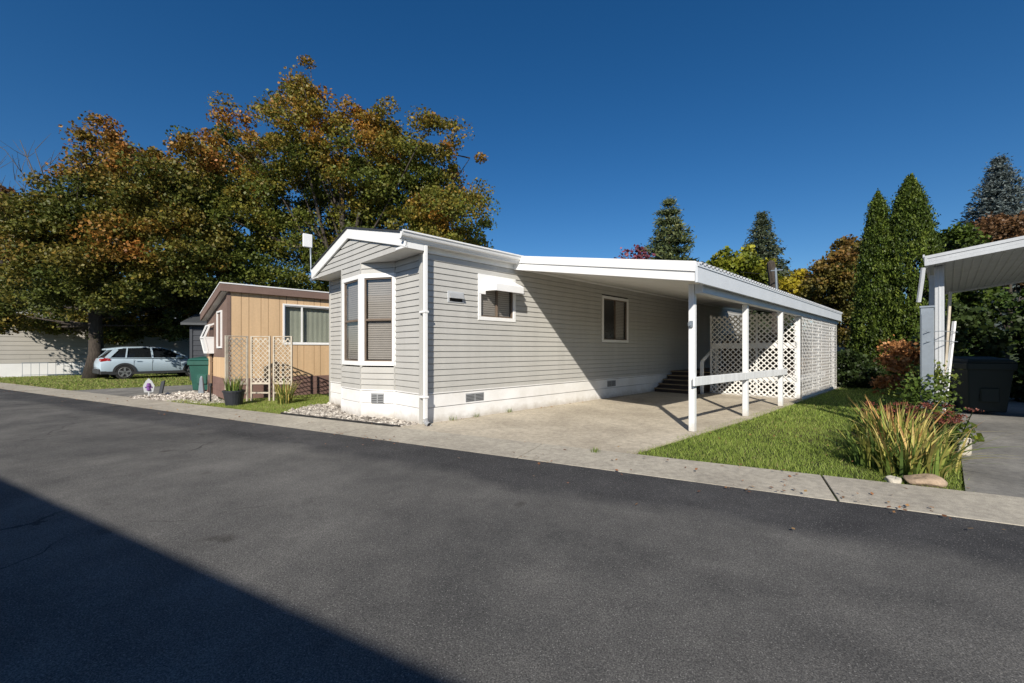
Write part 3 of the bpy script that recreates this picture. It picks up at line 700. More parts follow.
# projecting garden window on the front wall
gx = -.22; ga, gbb = 1.9, 2.5
gwo = MB()
def gside(y):
    P = [(0, 1.27), (gx+.06, 1.27), (gx-.03, 1.72), (-.12, 2.08), (0, 2.14)]
    for i in range(4): gwo.bar((P[i][0], y, P[i][1]), (P[i+1][0], y, P[i+1][1]), .045, .045)
    gwo.hexa([(0, y-.015, 1.28), (gx+.06, y-.015, 1.28), (gx-.03, y-.015, 1.7), (0, y-.015, 1.7)], [(0, y+.015, 1.28), (gx+.06, y+.015, 1.28), (gx-.03, y+.015, 1.7), (0, y+.015, 1.7)])
    gwo.bar((gx-.03, y, 1.72), (0, y, 1.72), .04, .04)
gside(ga); gside(gbb)
for (x, z) in ((gx+.06, 1.27), (gx-.03, 1.72), (-.12, 2.08)): gwo.bar((x, ga, z), (x, gbb, z), .045, .045)
gwo.box(gx+.06, 0, ga, gbb, 1.25, 1.30); gwo.hexa([(gx+.05, ga, 1.28), (gx+.07, ga, 1.28), (gx+.07, gbb, 1.28), (gx+.05, gbb, 1.28)], [(gx-.04, ga, 1.72), (gx-.02, ga, 1.72), (gx-.02, gbb, 1.72), (gx-.04, gbb, 1.72)])
gwr = gwo.build('garden_window', 'white', th_)
g_ = MB(); g_.add([(gx-.03, ga, 1.74), (gx-.03, gbb, 1.74), (-.12, gbb, 2.08), (-.12, ga, 2.08)], [(0, 1, 2, 3)]); g_.build('pane', 'glassd', gwr)

# ------------------------------------------------------------------ lattice trellises, pot, plants by the tan home
def trellis(p, q, label, ztop=1.69, legs=.02, thick=False):
    L = sqrt((q[0]-p[0])**2+(q[1]-p[1])**2); a = math.atan2(q[1]-p[1], q[0]-p[0])
    r = empty('trellis', (p[0], p[1], 0), a, label=label, cat='trellis', group='lattice trellises beside the tan home')
    fr = lambda aa, o, z: (aa, -o, z)
    m = MB(); lattice(m, fr, .03, L-.03, .50, ztop-.03, .125, .03, .006); m.build('lattice_panel', 'oldlattice', r)
    m = MB(); m.box(0, .04 if not thick else .07, -.02, .02, legs, ztop); m.box(L-.04, L, -.02, .02, legs, ztop); m.box(0.0, L, -.022, .022, ztop, ztop+.02)
    m.box(.04, L-.04, -.018, .018, .46, .51); m.box(.04, L-.04, -.018, .018, .22, .26); m.build('frame', 'oldlattice', r, bevel=.003)
trellis((-7.12, 10.42), (-6.84, 10.88), 'shaded lattice trellis angled behind the dark plant pot', thick=True)
trellis((-6.78, 10.9), (-6.27, 10.9), 'middle lattice trellis in front of the tan wall')
trellis((-6.20, 10.9), (-5.70, 10.9), 'lattice trellis above the striped grassy plant, nearest the grey home')

def blades(c, n, hgt, spread, w0, lean=.5, tones=(0, 1), seg=4, hvar=.3, bias=None):
    """arching strap leaves: returns verts for quads, tones"""
    out = []; tn = []
    for _ in range(n):
        a = random.uniform(0, 2*pi); r = spread*sqrt(random.random())*.5
        b = Vector((c[0]+r*cos(a), c[1]+r*sin(a), c[2])); a2 = a+random.uniform(-.7, .7)
        h = hgt*random.uniform(1-hvar, 1+hvar*.5); ln = lean*random.uniform(.1, 1.0)*(1.3 if random.random() < .25 else 1)
        d = Vector((cos(a2), sin(a2), 0)); sd_ = Vector((-sin(a2+random.uniform(-.9, .9)), cos(a2), 0)).normalized()
        t = random.uniform(*tones); prev = None
        droop = random.random() < .22
        for i in range(seg+1):
            k = i/seg; z = h*(k-(.45*k*k if droop else .12*k*k*ln)); p = b+d*(h*ln*k*k*(1.25 if droop else .8))+Vector((0, 0, z))
            wd = w0*(1-.25*k)*(1 if k < .6 else max(.04, (1-k)/.4))
            l, rr = p-sd_*wd/2, p+sd_*wd/2
            if prev: out += [prev[0], prev[1], rr, l]; tn.append(min(1, max(0, t+(.35*(k-.5) if t > .4 else .1*k))))
            prev = (l, rr)
    return np.array([tuple(v) for v in out]), np.array(tn)
pt = empty('potted_plant', (-6.72, 10.15, 0), 0, label='dark pot of green blades standing by the left trellis', cat='potted plant')
m = MB(); m.lathe([(.17, .0), (.20, .2), (.225, .34), (.24, .34), (.24, .38), (.215, .38), (.20, .33)], n=22); m.build('pot', 'pot', pt, smooth=False)
v, t = blades((0, 0, .3), 90, .42, .34, .022, .45, (.1, .5)); npmesh('foliage', v, 4, 'iris', pt, t)
pl_ = empty('grassy_plant', (-5.66, 10.45, 0), 0, label='grassy clump with pale straw base below the right trellis', cat='plant')
v, t = blades((0, 0, 0), 130, .62, .34, .022, .55, (.15, .95)); npmesh('foliage', v, 4, 'iris', pl_, t)

# ornaments and stakes
o_ = empty('garden_sign', (-10.42, 12.05, 0), .5, label='small white garden sign with a purple figure at the gravel edge', cat='garden sign')
m = MB(); m.hexa([(-.1, -.012, .14), (.1, -.012, .14), (.13, -.012, .32), (.07, -.012, .46), (0, -.012, .54), (-.07, -.012, .46), (-.13, -.012, .32)], [(-.1, .012, .14), (.1, .012, .14), (.13, .012, .32), (.07, .012, .46), (0, .012, .54), (-.07, .012, .46), (-.13, .012, .32)]); m.box(-.015, .015, -.01, .01, 0, .14); m.build('board', 'aged', o_)
m = MB(); m.tube([(0, -.018, .2), (0, -.018, .3)], [.05, .03], 10); m.tube([(0, -.018, .31), (0, -.018, .40)], [.055, .035], 10); m.box(-.08, .08, -.03, -.013, .27, .30); m.build('figure', 'purple', o_)
m = MB(); m.hexa([(-.05, -.02, 0), (.05, -.02, 0), (.05, .02, 0), (-.05, .02, 0)], [(.04, -.02, .40), (.14, -.02, .44), (.14, .02, .44), (.04, .02, .40)])
b_ = m.build('leaning_board', 'shed'); b_.location = (-10.55, 12.6, 0); tagp(b_, 'dark leaning board beside the purple figure sign', 'board')
m = MB(); m.hexa([(-.09, -.04, 0), (.09, -.04, 0), (.09, .04, 0), (-.09, .04, 0)], [(-.04, -.03, .5), (.04, -.03, .5), (.04, .03, .5), (-.04, .03, .5)]); m.hexa([(-.04, -.03, .5), (.04, -.03, .5), (.04, .03, .5), (-.04, .03, .5)], [(-.01, -.01, .56), (.01, -.01, .56), (.01, .01, .56), (-.01, .01, .56)])
b_ = m.build('garden_marker', 'steel', bevel=.01); b_.location = (-9.5, 12.85, 0); tagp(b_, 'grey pointed marker standing in front of the green bin', 'marker')
m = MB(); m.tube([(0, 0, 0), (.01, 0, .42)], .022, 8); m.tube([(.01, 0, .42), (.01, 0, .50)], [.045, .03], 8)
b_ = m.build('path_light', 'black'); b_.location = (-7.72, 10.75, 0); tagp(b_, 'thin black path light on a stake in the gravel', 'path light')
pr = empty('plant_stand', (-8.93, 12.72, 0), .3, label='weathered timber plant stand leaning by the tan home front corner', cat='plant stand')
m = MB()
for (x, y) in ((-.12, -.1), (.16, -.1), (-.12, .16), (.16, .16)): m.box(x-.025, x+.025, y-.025, y+.025, 0, 1.25)
m.build('leg', 'timber', pr)
for z in (.25, .62, 1.0, 1.24): m = MB(); m.box(-.15, .19, -.13, .19, z, z+.03); m.build('shelf', 'timber', pr)
for c_ in ((.0, .0, .65), (.03, .05, .28)): m = MB(); m.lathe([(.05, 0), (.075, .13), (.08, .13)], c_); m.build('flower_pot', 'rockpale', pr)

# ------------------------------------------------------------------ wheeled bins
def bin_(pos, rz_, label, mat, w=.62, d=.72, h=1.05):
    r = empty('wheeled_bin', pos, rz_, label=label, cat='trash bin')
    m = MB(); m.hexa([(-w*.40, -d*.36, .05), (w*.40, -d*.36, .05), (w*.40, d*.32, .05), (-w*.40, d*.32, .05)], [(-w*.5, -d*.5, h-.1), (w*.5, -d*.5, h-.1), (w*.5, d*.42, h-.1), (-w*.5, d*.42, h-.1)])
    m.box(-w*.53, w*.53, -d*.53, d*.45, h-.24, h-.09); m.box(-w*.2, w*.2, -d*.46, -d*.41, .25, .55); m.build('body', mat, r, bevel=.02)
    m = MB(); m.hexa([(-w*.53, -d*.56, h-.085), (w*.53, -d*.56, h-.085), (w*.53, d*.5, h-.085), (-w*.53, d*.5, h-.085)], [(-w*.46, -d*.46, h-.02), (w*.46, -d*.46, h-.02), (w*.48, d*.44, h+.03), (-w*.48, d*.44, h+.03)]); m.build('lid', mat, r, bevel=.015)
    m = MB(); m.tube([(-w*.42, d*.56, h-.1), (w*.42, d*.56, h-.1)], .018, 8); m.build('handle', mat, r)
    for s in (-1, 1): m = MB(); m.tube([(s*w*.42, d*.36, .13), (s*w*.52, d*.36, .13)], .13, 16); m.build('wheel', 'black', r)
    return r
bin_((-9.78, 13.5, .03), .12, 'green wheeled trash bin near the tan home driveway', 'binG', w=.74, h=1.08)
bin_(loc(9.2, -7.0, .03), -.4, 'dark green wheeled trash bin in the shade of the right carport, left one', 'binD', w=.72, d=.8, h=1.15)
bin_(loc(9.0, -8.1, .03), -.5, 'dark green wheeled trash bin in the shade of the right carport, right one', 'binD', w=.7, d=.8, h=1.1)

# ------------------------------------------------------------------ car
car = empty('parked_car', (-17.45, 20.6, 0), .90, label='pale blue hatchback parked on grass left of the green bin', cat='car')
car.scale = (.95, .95, .97)
def loft(mb, stations):
    k = len(mb.v); n = len(stations[0])
    for st in stations: mb.v += st
    for i in range(len(stations)-1):
        for j in range(n): mb.f.append((k+i*n+j, k+i*n+(j+1) % n, k+(i+1)*n+(j+1) % n, k+(i+1)*n+j))
    mb.f.append(tuple(range(k, k+n))); mb.f.append(tuple(range(k+(len(stations)-1)*n, k+len(stations)*n)))
def sec(x, zt, hw, zb=.26):
    return [(x, -hw*.9, zb), (x, -hw, zb+.15), (x, -hw, zt-.25), (x, -hw*.965, zt-.08), (x, -hw*.86, zt), (x, 0, zt+.015), (x, hw*.86, zt), (x, hw*.965, zt-.08), (x, hw, zt-.25), (x, hw, zb+.15), (x, hw*.9, zb)]
body = MB()
loft(body, [sec(-2.22, .80, .70, .42), sec(-2.16, .98, .82, .30), sec(-1.95, 1.06, .88), sec(-1.4, 1.04, .9), (sec(-.4, 1.0, .9)), sec(.6, .97, .9), sec(1.0, .96, .9), sec(1.5, .90, .88), sec(1.95, .80, .82), sec(2.15, .68, .74, .28), sec(2.23, .55, .64, .32)])
bo = body.build('body', 'carpaint', car, smooth=True)
bo.modifiers.new('es', 'EDGE_SPLIT').split_angle = radians(40)
def csec(x, zt, wb, wt, zb=.98): return [(x, -wb, zb), (x, -wt, zt), (x, 0, zt+.02), (x, wt, zt), (x, wb, zb)]
cab = MB(); loft(cab, [csec(-2.05, 1.04, .80, .74), csec(-1.75, 1.33, .82, .66), csec(-1.35, 1.49, .83, .64), csec(-.6, 1.53, .84, .64), csec(.05, 1.50, .84, .64), csec(.45, 1.36, .83, .66), csec(1.15, 1.0, .80, .74)])
cab.build('window_glass', 'carglass', car)
rfm = MB(); loft(rfm, [[(x, -wt-.015, z-.035), (x, -wt+.05, z+.02), (x, 0, z+.045), (x, wt-.05, z+.02), (x, wt+.015, z-.035)] for x, z, wt in ((-1.95, 1.42, .60), (-1.35, 1.50, .64), (-.6, 1.54, .645), (.05, 1.51, .64), (.35, 1.42, .64))]); rfm.build('roof', 'carpaint', car)
pl = MB()
for s in (-1, 1):
    for (xa, xb, wd) in ((-.33, -.3, .07), (.47, 1.12, .07), (-1.6, -1.98, .16), (-1.22, -1.3, .05)):
        za = 1.5 if xa < .4 else 1.39
        if xa < -1.5: za = 1.44
        pl.bar((xa, s*.665, za), (xb, s*.845, 1.0), .03, wd, up=(1, 0, 0))
    pl.bar((-1.9, s*.835, 1.03), (1.1, s*.83, .985), .04, .03)
pl.build('pillar', 'carpaint', car)
for s in (-1, 1):
    m = MB(); m.bar((-1.5, s*.58, 1.57), (-.1, s*.58, 1.56), .035, .03); m.build('roof_rail', 'black', car)
    m = MB(); m.box(-1.9, 1.95, s*.915-.015, s*.915+.015, .25, .37); m.build('sill_cladding', 'cladding', car)
    for wx in (-1.35, 1.32):
        m = MB(); P = []; n = 18
        for i in range(n+1):
            a = pi*i/n; P.append((cos(a), sin(a)))
        for i in range(n):
            q = [(P[i][0]*.34, P[i][1]*.34), (P[i+1][0]*.34, P[i+1][1]*.34), (P[i+1][0]*.43, P[i+1][1]*.43), (P[i][0]*.43, P[i][1]*.43)]
            m.hexa([(wx+a, s*.88, .36+b) for a, b in q], [(wx+a, s*.93, .36+b) for a, b in q])
        q = [(wx+P[i][0]*.345, .36+P[i][1]*.345) for i in range(n+1)]+[(wx-.345, .22), (wx+.345, .22)]
        m.hexa([(a, s*.80, b) for a, b in q], [(a, s*.905, b) for a, b in q]); m.build('wheel_arch', 'cladding', car)
        m = MB(); m.tube([(wx, s*.72, .345), (wx, s*.90, .345), (wx, s*.92, .345)], [.345, .345, .315], 28); wh = m.build('wheel', 'tyre', car)
        m = MB()
        for i in range(5):
            a = 2*pi*i/5+.3; m.bar((wx, s*.925, .345), (wx+.215*cos(a), s*.925, .345+.215*sin(a)), .03, .075, up=(cos(a+pi/2), 0, sin(a+pi/2)))
        R_ = [(wx+.225*cos(2*pi*i/24), s*.925, .345+.225*sin(2*pi*i/24)) for i in range(25)]; m.tube(R_, .016, 6, caps=False); m.build('rim', 'alloy', wh)
    m = MB(); m.box(.62, .86, s*.90, s*1.02, .99, 1.13) if s > 0 else m.box(.62, .86, -1.02, -.90, .99, 1.13); m.build('mirror', 'carpaint', car, bevel=.03)
    for hx in (-.95, .12): m = MB(); m.box(hx, hx+.2, s*.92-.012, s*.92+.012, .86, .89); m.build('door_handle', 'carpaint', car, bevel=.008)
    m = MB(); m.hexa([(-2.2, s*.60, .86), (-2.17, s*.81, .86), (-1.86, s*.885, .90), (-1.95, s*.84, 1.0)], [(-2.19, s*.60, .98), (-2.14, s*.83, .98), (-1.84, s*.888, .97), (-1.95, s*.86, 1.03)]); m.build('tail_light', 'red', car)
m = MB(); m.box(-2.26, -2.0, -.78, .78, .28, .52); m.box(-2.2, -1.7, -.895, .895, .26, .42); m.box(1.75, 2.2, -.8, .8, .24, .40); m.build('bumper', 'cladding', car, bevel=.03)
m = MB()
for s in (-1, 1):
    for x in (-1.02+.0, -.33, .78): m.box(x, x+.012, s*.901-.002, s*.901+.002, .4, .95)
m.build('door_seam', 'black', car)

# ------------------------------------------------------------------ far homes and sheds
def simplehome(name, org, ang, L, Wd, z, wallm, skirtm, label, skz=.6, pitch=.22, trim='white', roofm='roofmetal'):
    r = empty(name, org, ang, label=label, cat='mobile home' if 'home' in name else 'shed')
    fr_ = [wallframe((0, 0), (L, 0)), wallframe((L, 0), (L, Wd)), wallframe((L, Wd), (0, Wd)), wallframe((0, Wd), (0, 0))]
    m = MB(); m2 = MB()
    for fr, l in fr_: siding(m, fr, 0, l, skz, z, pitch, .02); m2.box(0.03, l-.03, -.02, .01, 0, skz, fr)
    m.build('wall', wallm, r); m2.build('skirting', skirtm, r)
    m = MB(); m.box(.05, L-.05, .05, Wd-.05, 0, z); m.build('interior', 'dark', r)
    m = MB()
    for (x, y) in ((0, 0), (L, 0), (L, Wd), (0, Wd)): m.box(x-.05, x+.05, y-.05, y+.05, 0, z)
    m.build('corner_trim', trim, r)
    m = MB(); y0, y1, ym = -.3, Wd+.3, Wd/2
    for ya in (y0, y1):
        q = [(-.3, ya), (L+.3, ya), (L+.3, ym), (-.3, ym)]
        m.hexa([(a, b, z+(.5 if b == ym else 0)) for a, b in q], [(a, b, z+.1+(.5 if b == ym else 0)) for a, b in q])
    for x in (0.0, L-.05): m.hexa([(x, 0, z), (x, Wd, z), (x, ym, z+.5)], [(x+.05, 0, z), (x+.05, Wd, z), (x+.05, ym, z+.5)])
    m.build('roof', roofm, r)
    return r, fr_
wh_, fr_w = simplehome('mobile_home', (-25.2, 20.5, 0), pi/2-TH, 15, 4.3, 2.9, 'cream', 'white', 'cream mobile home with white skirting behind the left maple trunk', .68)
window(wh_, fr_w[0][0], 8.6, 9.8, 1.4, 2.4, blind=False)
m = MB()
for i in range(14): m.box(.9+.28*i, .915+.28*i, -.62, -.60, 0, .72)
m.box(.88, 4.6, -.63, -.60, .70, .73); m.box(.88, 4.6, -.63, -.60, .1, .12)
f_ = m.build('wire_fence', 'steel'); f_.location = (-25.2, 20.5, 0); f_.rotation_euler = (0, 0, pi/2-TH); tagp(f_, 'thin low metal fence in front of the cream home skirting', 'fence')
sh, frs = simplehome('shed', (-14.2, 18.6, 0), .35, 3.6, 3, 2.45, 'shed', 'shed', 'dark grey shed behind the green bin and tan home', .2, trim='shed', roofm='louvre')
m = MB(); m.box(.5, 1.4, .022, .04, .05, 2.05, frs[0][0]); m.build('door', 'louvre', sh)
sh, frs = simplehome('shed', (18.2, 21.8, 0), .3, 3.0, 3, 2.2, 'fascia', 'fascia', 'pale blue-grey shed glimpsed beyond the end of the lattice', .2)
m = MB(); m.box(.5, 1.4, .022, .04, .05, 2.0, frs[0][0]); m.build('door', 'white', sh)
# home across the street, behind the camera: its eave throws the shadow in the foreground
def rl(t, n, z): return (t, n, z)
ac = empty('mobile_home', (0, 0, 0), AZ, label='home across the street whose eave shades the near road corner', cat='mobile home')
EH = 3.45
sh_n = 1/math.tan(SEL)*EH*(.1736*SN[0]+.9848*SN[1])
en = (-5.67*SN[0]+4.65*SN[1])-sh_n
ne = ((-.31)*SN[0]+1.70*SN[1])-sh_n; en = (en+ne)/2
frA, _ = wallframe((9, en-.4), (-26, en-.4)); 
m = MB(); siding(m, frA, 0, 35, .5, EH-.1, .113); m.build('wall', 'cream', ac)
m = MB(); m.box(-26, 9, en-5, en-.42, 0, EH-.1); m.build('interior', 'cream', ac)
m = MB(); m.box(-26, 9, en-.42, en-.37, 0, .5); m.build('skirting', 'white', ac)
m = MB(); m.hexa([(-26.4, en, EH-.12), (9.4, en, EH-.12), (9.4, en-2.7, EH+.5), (-26.4, en-2.7, EH+.5)], [(-26.4, en, EH), (9.4, en, EH), (9.4, en-2.7, EH+.62), (-26.4, en-2.7, EH+.62)])
m.hexa([(-26.4, en-5.4, EH-.12), (9.4, en-5.4, EH-.12), (9.4, en-2.7, EH+.5), (-26.4, en-2.7, EH+.5)], [(-26.4, en-5.4, EH), (9.4, en-5.4, EH), (9.4, en-2.7, EH+.62), (-26.4, en-2.7, EH+.62)]); m.build('roof', 'roofmetal', ac)
window(ac, frA, 8, 9.4, 1.4, 2.6, blind=True); window(ac, frA, 20, 21.4, 1.4, 2.6, blind=True)

# ------------------------------------------------------------------ right neighbour's carport
rc = empty('carport', loc(5.0, -6.32), pi/2-TH, label='white aluminium carport at the right edge over the neighbour driveway', cat='carport')
RL, RWd = 5.2, 6.0
zc = lambda y: 2.76+.13*(-y)        # rises to the right
m = MB(); prof = []; x = 0
prof = []; yy = 0
while yy > -RWd: prof += [(yy, 0), (yy-.07, 0), (yy-.078, .012), (yy-.092, .012), (yy-.10, 0)]; yy -= .10
n = len(prof); vs_ = [(0.02, y, zc(y)-.02+d) for y, d in prof]+[(RL-.02, y, zc(y)-.02+d) for y, d in prof]
vs_ += [(a, b, c-.07-0) for a, b, c in vs_]
fcs = []
for i in range(n-1): fcs += [(i, i+1, n+i+1, n+i), (2*n+i, 3*n+i, 3*n+i+1, 2*n+i+1), (i, 2*n+i, 2*n+i+1, i+1), (n+i, n+i+1, 3*n+i+1, 3*n+i)]
m.add(vs_, fcs); m.build('roof', 'aged', rc)
m = MB()
for (x0_, x1_) in ((-.05, .02), (RL-.02, RL+.05)):
    for k, (t, b, o) in enumerate(((.03, -.015, 0), (-.018, -.065, .010), (-.068, -.12, 0))):
        xa = x0_+(o if x0_ < 0 else 0); xb = x1_-(o if x0_ > 0 else 0)
        m.hexa([(xa, 0.0, zc(0)+t), (xb, 0.0, zc(0)+t), (xb, -RWd, zc(-RWd)+t), (xa, -RWd, zc(-RWd)+t)], [(xa, 0.0, zc(0)+b), (xb, 0.0, zc(0)+b), (xb, -RWd, zc(-RWd)+b), (xa, -RWd, zc(-RWd)+b)])
m.build('end_fascia', 'aged', rc)
m = MB(); m.box(-.05, RL+.05, 0.0, .03, zc(0)-.12, zc(0)+.03)
x = 0
while x < RL: m.box(x, x+.06, .03, .05, zc(0)+.0, zc(0)+.06); x += .15
m.build('side_fascia', 'aged', rc)
for x in (.45, RL-.4):
    m = MB(); m.box(x-.055, x+.055, -.18, -.07, .03, zc(-.1)-.1); m.box(x-.062, x-.04, -.14, -.11, .03, zc(-.1)-.1); m.build('post', 'aged', rc, bevel=.008)
    m = MB(); m.box(x-.065, x+.065, -RWd+.2, -RWd+.33, .03, zc(-RWd)-.14); m.build('post', 'aged', rc, bevel=.008)
m = MB(); m.box(.85, .93, -.06, .0, .03, 2.6); m.build('post', 'aged', rc)
m = MB(); m.tube([(.0, .045, zc(0)-.14), (.02, .06, 2.45), (.08, .10, 2.1)], .03, 8); m.build('downspout', 'aged', rc)
x0_ = .12
ped = empty('utility_pedestal', (6.42, 6.5, 0), -.75, label='grey metal utility pedestal left of the right carport post', cat='utility box')
m = MB(); m.box(-.075, .075, -.06, .06, 0, 2.0); m.build('cabinet', 'steel', ped, bevel=.008)
m = MB(); m.box(-.085, .085, -.07, .07, 2.0, 2.03); m.build('cap', 'steel', ped, bevel=.004)
m = MB(); m.box(-.06, .06, -.066, -.06, .9, 1.9); m.build('cover', 'steel', ped, bevel=.002)
for (a, b, lb) in (((7.05, 6.9, 0), (7.15, 6.85, 2.3), 'grey wooden stake leaning on the right carport post'), ((6.75, 6.6, 0), (6.95, 6.6, 1.8), 'thin white stake tied with wire beside the carport post')):
    m = MB(); m.bar((0, 0, 0), (b[0]-a[0], b[1]-a[1], b[2]), .04, .03); s_ = m.build('garden_stake', 'oldlattice' if b[2] > 2 else 'white'); s_.location = a; tagp(s_, lb, 'stake')
m = MB(); 
for z in (1.48, 1.63): m.tube([(6.33, 6.42, z), (6.6, 6.44, z+.01), (6.97, 6.57, z)], .006, 5)
s_ = m.build('wire', 'steel'); tagp(s_, 'wires strung between the utility pedestal and the stakes', 'wire')

# ------------------------------------------------------------------ vegetation
def limb_tree(mb, base, hgt, r0, targets, fork=.3, n=7):
    """trunk, main limbs to targets (curved)"""
    base = Vector(base); top = base+Vector((random.uniform(-.3, .3), random.uniform(-.3, .3), hgt))
    tp = []; rr = []
    for i in range(8):
        k = i/7; p = base.lerp(top, k)+Vector((sin(k*5)*.08, cos(k*4)*.08, 0)); tp.append(p); rr.append(r0*(1.6 if i == 0 else 1-.7*k))
    mb.tube(tp, rr, 10)
    for t, r in targets:
        t = Vector(t); k = fork+(1-fork)*random.random()*.75; k = min(k, max(fork, (t.z-base.z)/hgt*.7))
        s = base.lerp(top, k); pts = []; L = (t-s).length
        mid = s.lerp(t, .5)+Vector((random.uniform(-.1, .1)*L, random.uniform(-.1, .1)*L, -.06*L))
        for i in range(6):
            q = i/5; p = s*(1-q)**2+mid*2*q*(1-q)+t*q*q; pts.append(p)
        mb.tube(pts, [r*(1-.75*i/5) for i in range(6)], 6)
    return top
def crown(name, parent, blobs, nclump, nleaf, size, mat, rc=(.45, .9), tone=.4, tonevar=.22, topred=.25, aspect=.8, flat=.6, origin=(0, 0, 0), shell=.35, up=.5, twigs=None):
    bl = np.array(blobs); wgt = bl[:, 3]**2.2; wgt /= wgt.sum()
    idx = rng.choice(len(bl), nclump, p=wgt)
    d = unit(rng.normal(size=(nclump, 3))); rad = (shell+(1-shell)*rng.random(nclump))**.6
    c = bl[idx, :3]+d*(bl[idx, 3]*rad)[:, None]
    zmin, zmax = bl[:, 2].min(), (bl[:, 2]+bl[:, 3]).max()
    ph = rng.uniform(0, 6.3, 6)
    sn = (np.sin(c[:, 0]*1.1+ph[0]+np.sin(c[:, 2]*.9+ph[1]))+np.sin(c[:, 2]*1.5+ph[2]+np.sin(c[:, 1]*.8+ph[3]))+np.sin(c[:, 0]*2.3+c[:, 2]*1.9+ph[4]))*.4
    ctone = tone+rng.normal(size=nclump)*tonevar*.55+sn*tonevar*.9+topred*((c[:, 2]-zmin)/(zmax-zmin)-.5)+.10*(rad-.6)
    rcl = rng.uniform(rc[0], rc[1], nclump)
    n = nclump*nleaf
    ci = np.repeat(np.arange(nclump), nleaf)
    off = unit(rng.normal(size=(n, 3)))*(rng.random(n)**.5)[:, None]*rcl[ci][:, None]
    off[:, 2] *= flat
    off[:, 2] -= .25*np.linalg.norm(off[:, :2], axis=1)
    pos = c[ci]+off
    sz = size*rng.uniform(.45, 1.5, n)
    v = leafquads(pos, sz, sz*aspect, up)-np.array(origin)
    o = npmesh(name, v, 4, mat, parent, ctone[ci]+rng.normal(size=n)*.05)
    return c
def broad(name, label, base, blobs, nclump, nleaf, size, mat, r0, hgt, nl=10, group=None, cat='tree', barkm='bark', twig=60, **kw):
    r = empty(name, base, 0, label=label, cat=cat, group=group)
    c = crown('crown', r, blobs, nclump, nleaf, size, mat, origin=base, **kw)
    mb = MB(); b0 = Vector(base)
    tg = [(Vector(b[:3])-b0, r0*(.10+.30*min(1, b[3]/2.2))) for b in blobs]
    limb_tree(mb, (0, 0, 0), hgt, r0, tg)
    # secondary twigs run from blob centres to clumps
    bl = np.array(blobs)
    for k in rng.choice(len(c), min(twig, len(c)), replace=False):
        j = np.argmin(np.linalg.norm(bl[:, :3]-c[k], axis=1)); s = Vector(bl[j, :3])-b0; e = Vector(c[k])-b0
        mid = s.lerp(e, .5)+Vector((random.uniform(-.2, .2), random.uniform(-.2, .2), -.15))
        mb.tube([s, mid, e], [r0*.12, r0*.08, r0*.03], 5)
    mb.build('trunk', barkm, r, smooth=True)
    return r
def pb(lst, Y, jit=0.0):
    out = []
    for px_, py_, rp in lst:
        y = Y+random.uniform(-jit, jit); x, yy, z = at(px_, py_, y); out.append((x, yy, z, rp/F*y))
    return out
# big maple behind the two homes
broad('maple_tree', 'tall orange and green maple rising behind the tan home roof', (-8.0, 20.5, 0),
      pb([(235, 165, 42), (300, 135, 48), (365, 160, 46), (425, 175, 44), (450, 215, 38), (250, 220, 55), (330, 215, 60), (400, 230, 55), (205, 205, 30), (300, 275, 45), (380, 275, 42), (250, 275, 28), (440, 245, 34),
          (303, 82, 15), (232, 112, 15), (215, 130, 12), (372, 118, 15), (345, 112, 12), (430, 118, 13), (458, 128, 12), (470, 158, 13), (480, 195, 14), (278, 98, 12), (465, 240, 22), (488, 245, 8), (310, 62, 7), (300, 72, 9), (295, 95, 12), (400, 135, 14), (482, 225, 10), (385, 108, 8)], 20.5, 2.2),
      1050, 210, .115, 'maple', .34, 9.5, rc=(.35, .95), tone=.51, tonevar=.19, topred=.42, shell=.15)
# left maple with visible trunk
broad('maple_tree', 'broad maple with a thick trunk standing left of the parked car', (-19.9, 20.0, 0),
      pb([(100, 195, 42), (45, 220, 38), (150, 200, 45), (195, 195, 38), (60, 265, 45), (120, 265, 50), (185, 255, 34), (215, 235, 28),
          (75, 124, 5), (86, 131, 6), (96, 143, 7), (103, 122, 6), (110, 134, 7), (118, 148, 10), (128, 158, 11), (150, 152, 9), (140, 165, 12), (165, 160, 12), (5, 312, 18), (65, 322, 10), (125, 325, 16), (188, 150, 14), (210, 160, 12), (60, 172, 10)], 19.5, 2.4)+pb([(30, 318, 12), (12, 322, 14), (55, 325, 9)], 21.0, .2)+pb([(20, 290, 30), (95, 305, 26), (150, 298, 28), (45, 308, 22), (190, 300, 16), (5, 308, 20), (65, 318, 14), (125, 318, 18), (175, 280, 26), (110, 330, 14), (160, 325, 16), (30, 322, 16), (8, 330, 12), (50, 332, 9), (185, 322, 14), (135, 332, 10)], 23.0, .4),
      1000, 210, .115, 'mapledark', .31, 8.5, rc=(.35, .95), tone=.52, tonevar=.20, topred=.34, shell=.15)
broad('maple_tree', 'dark red-brown tree cut off by the left edge of the picture', (-31, 26, 0),
      pb([(-25, 235, 50), (8, 250, 32), (-5, 300, 36), (-50, 290, 50), (20, 215, 16), (0, 200, 14)], 26, 2), 260, 90, .24, 'redbrown', .35, 8, rc=(.5, 1.0), tone=.3, tonevar=.22)
# thin leafy tree with gaps in front of the dark shed
broad('young_tree', 'young green tree with gaps of sky beside the tan home front', (-12.6, 21.5, 0), pb([(215, 290, 22), (195, 265, 18), (225, 265, 16), (180, 320, 16)], 21, 1.5), 60, 90, .16, 'mapledark', .12, 5, rc=(.3, .6), tone=.3, twig=30)
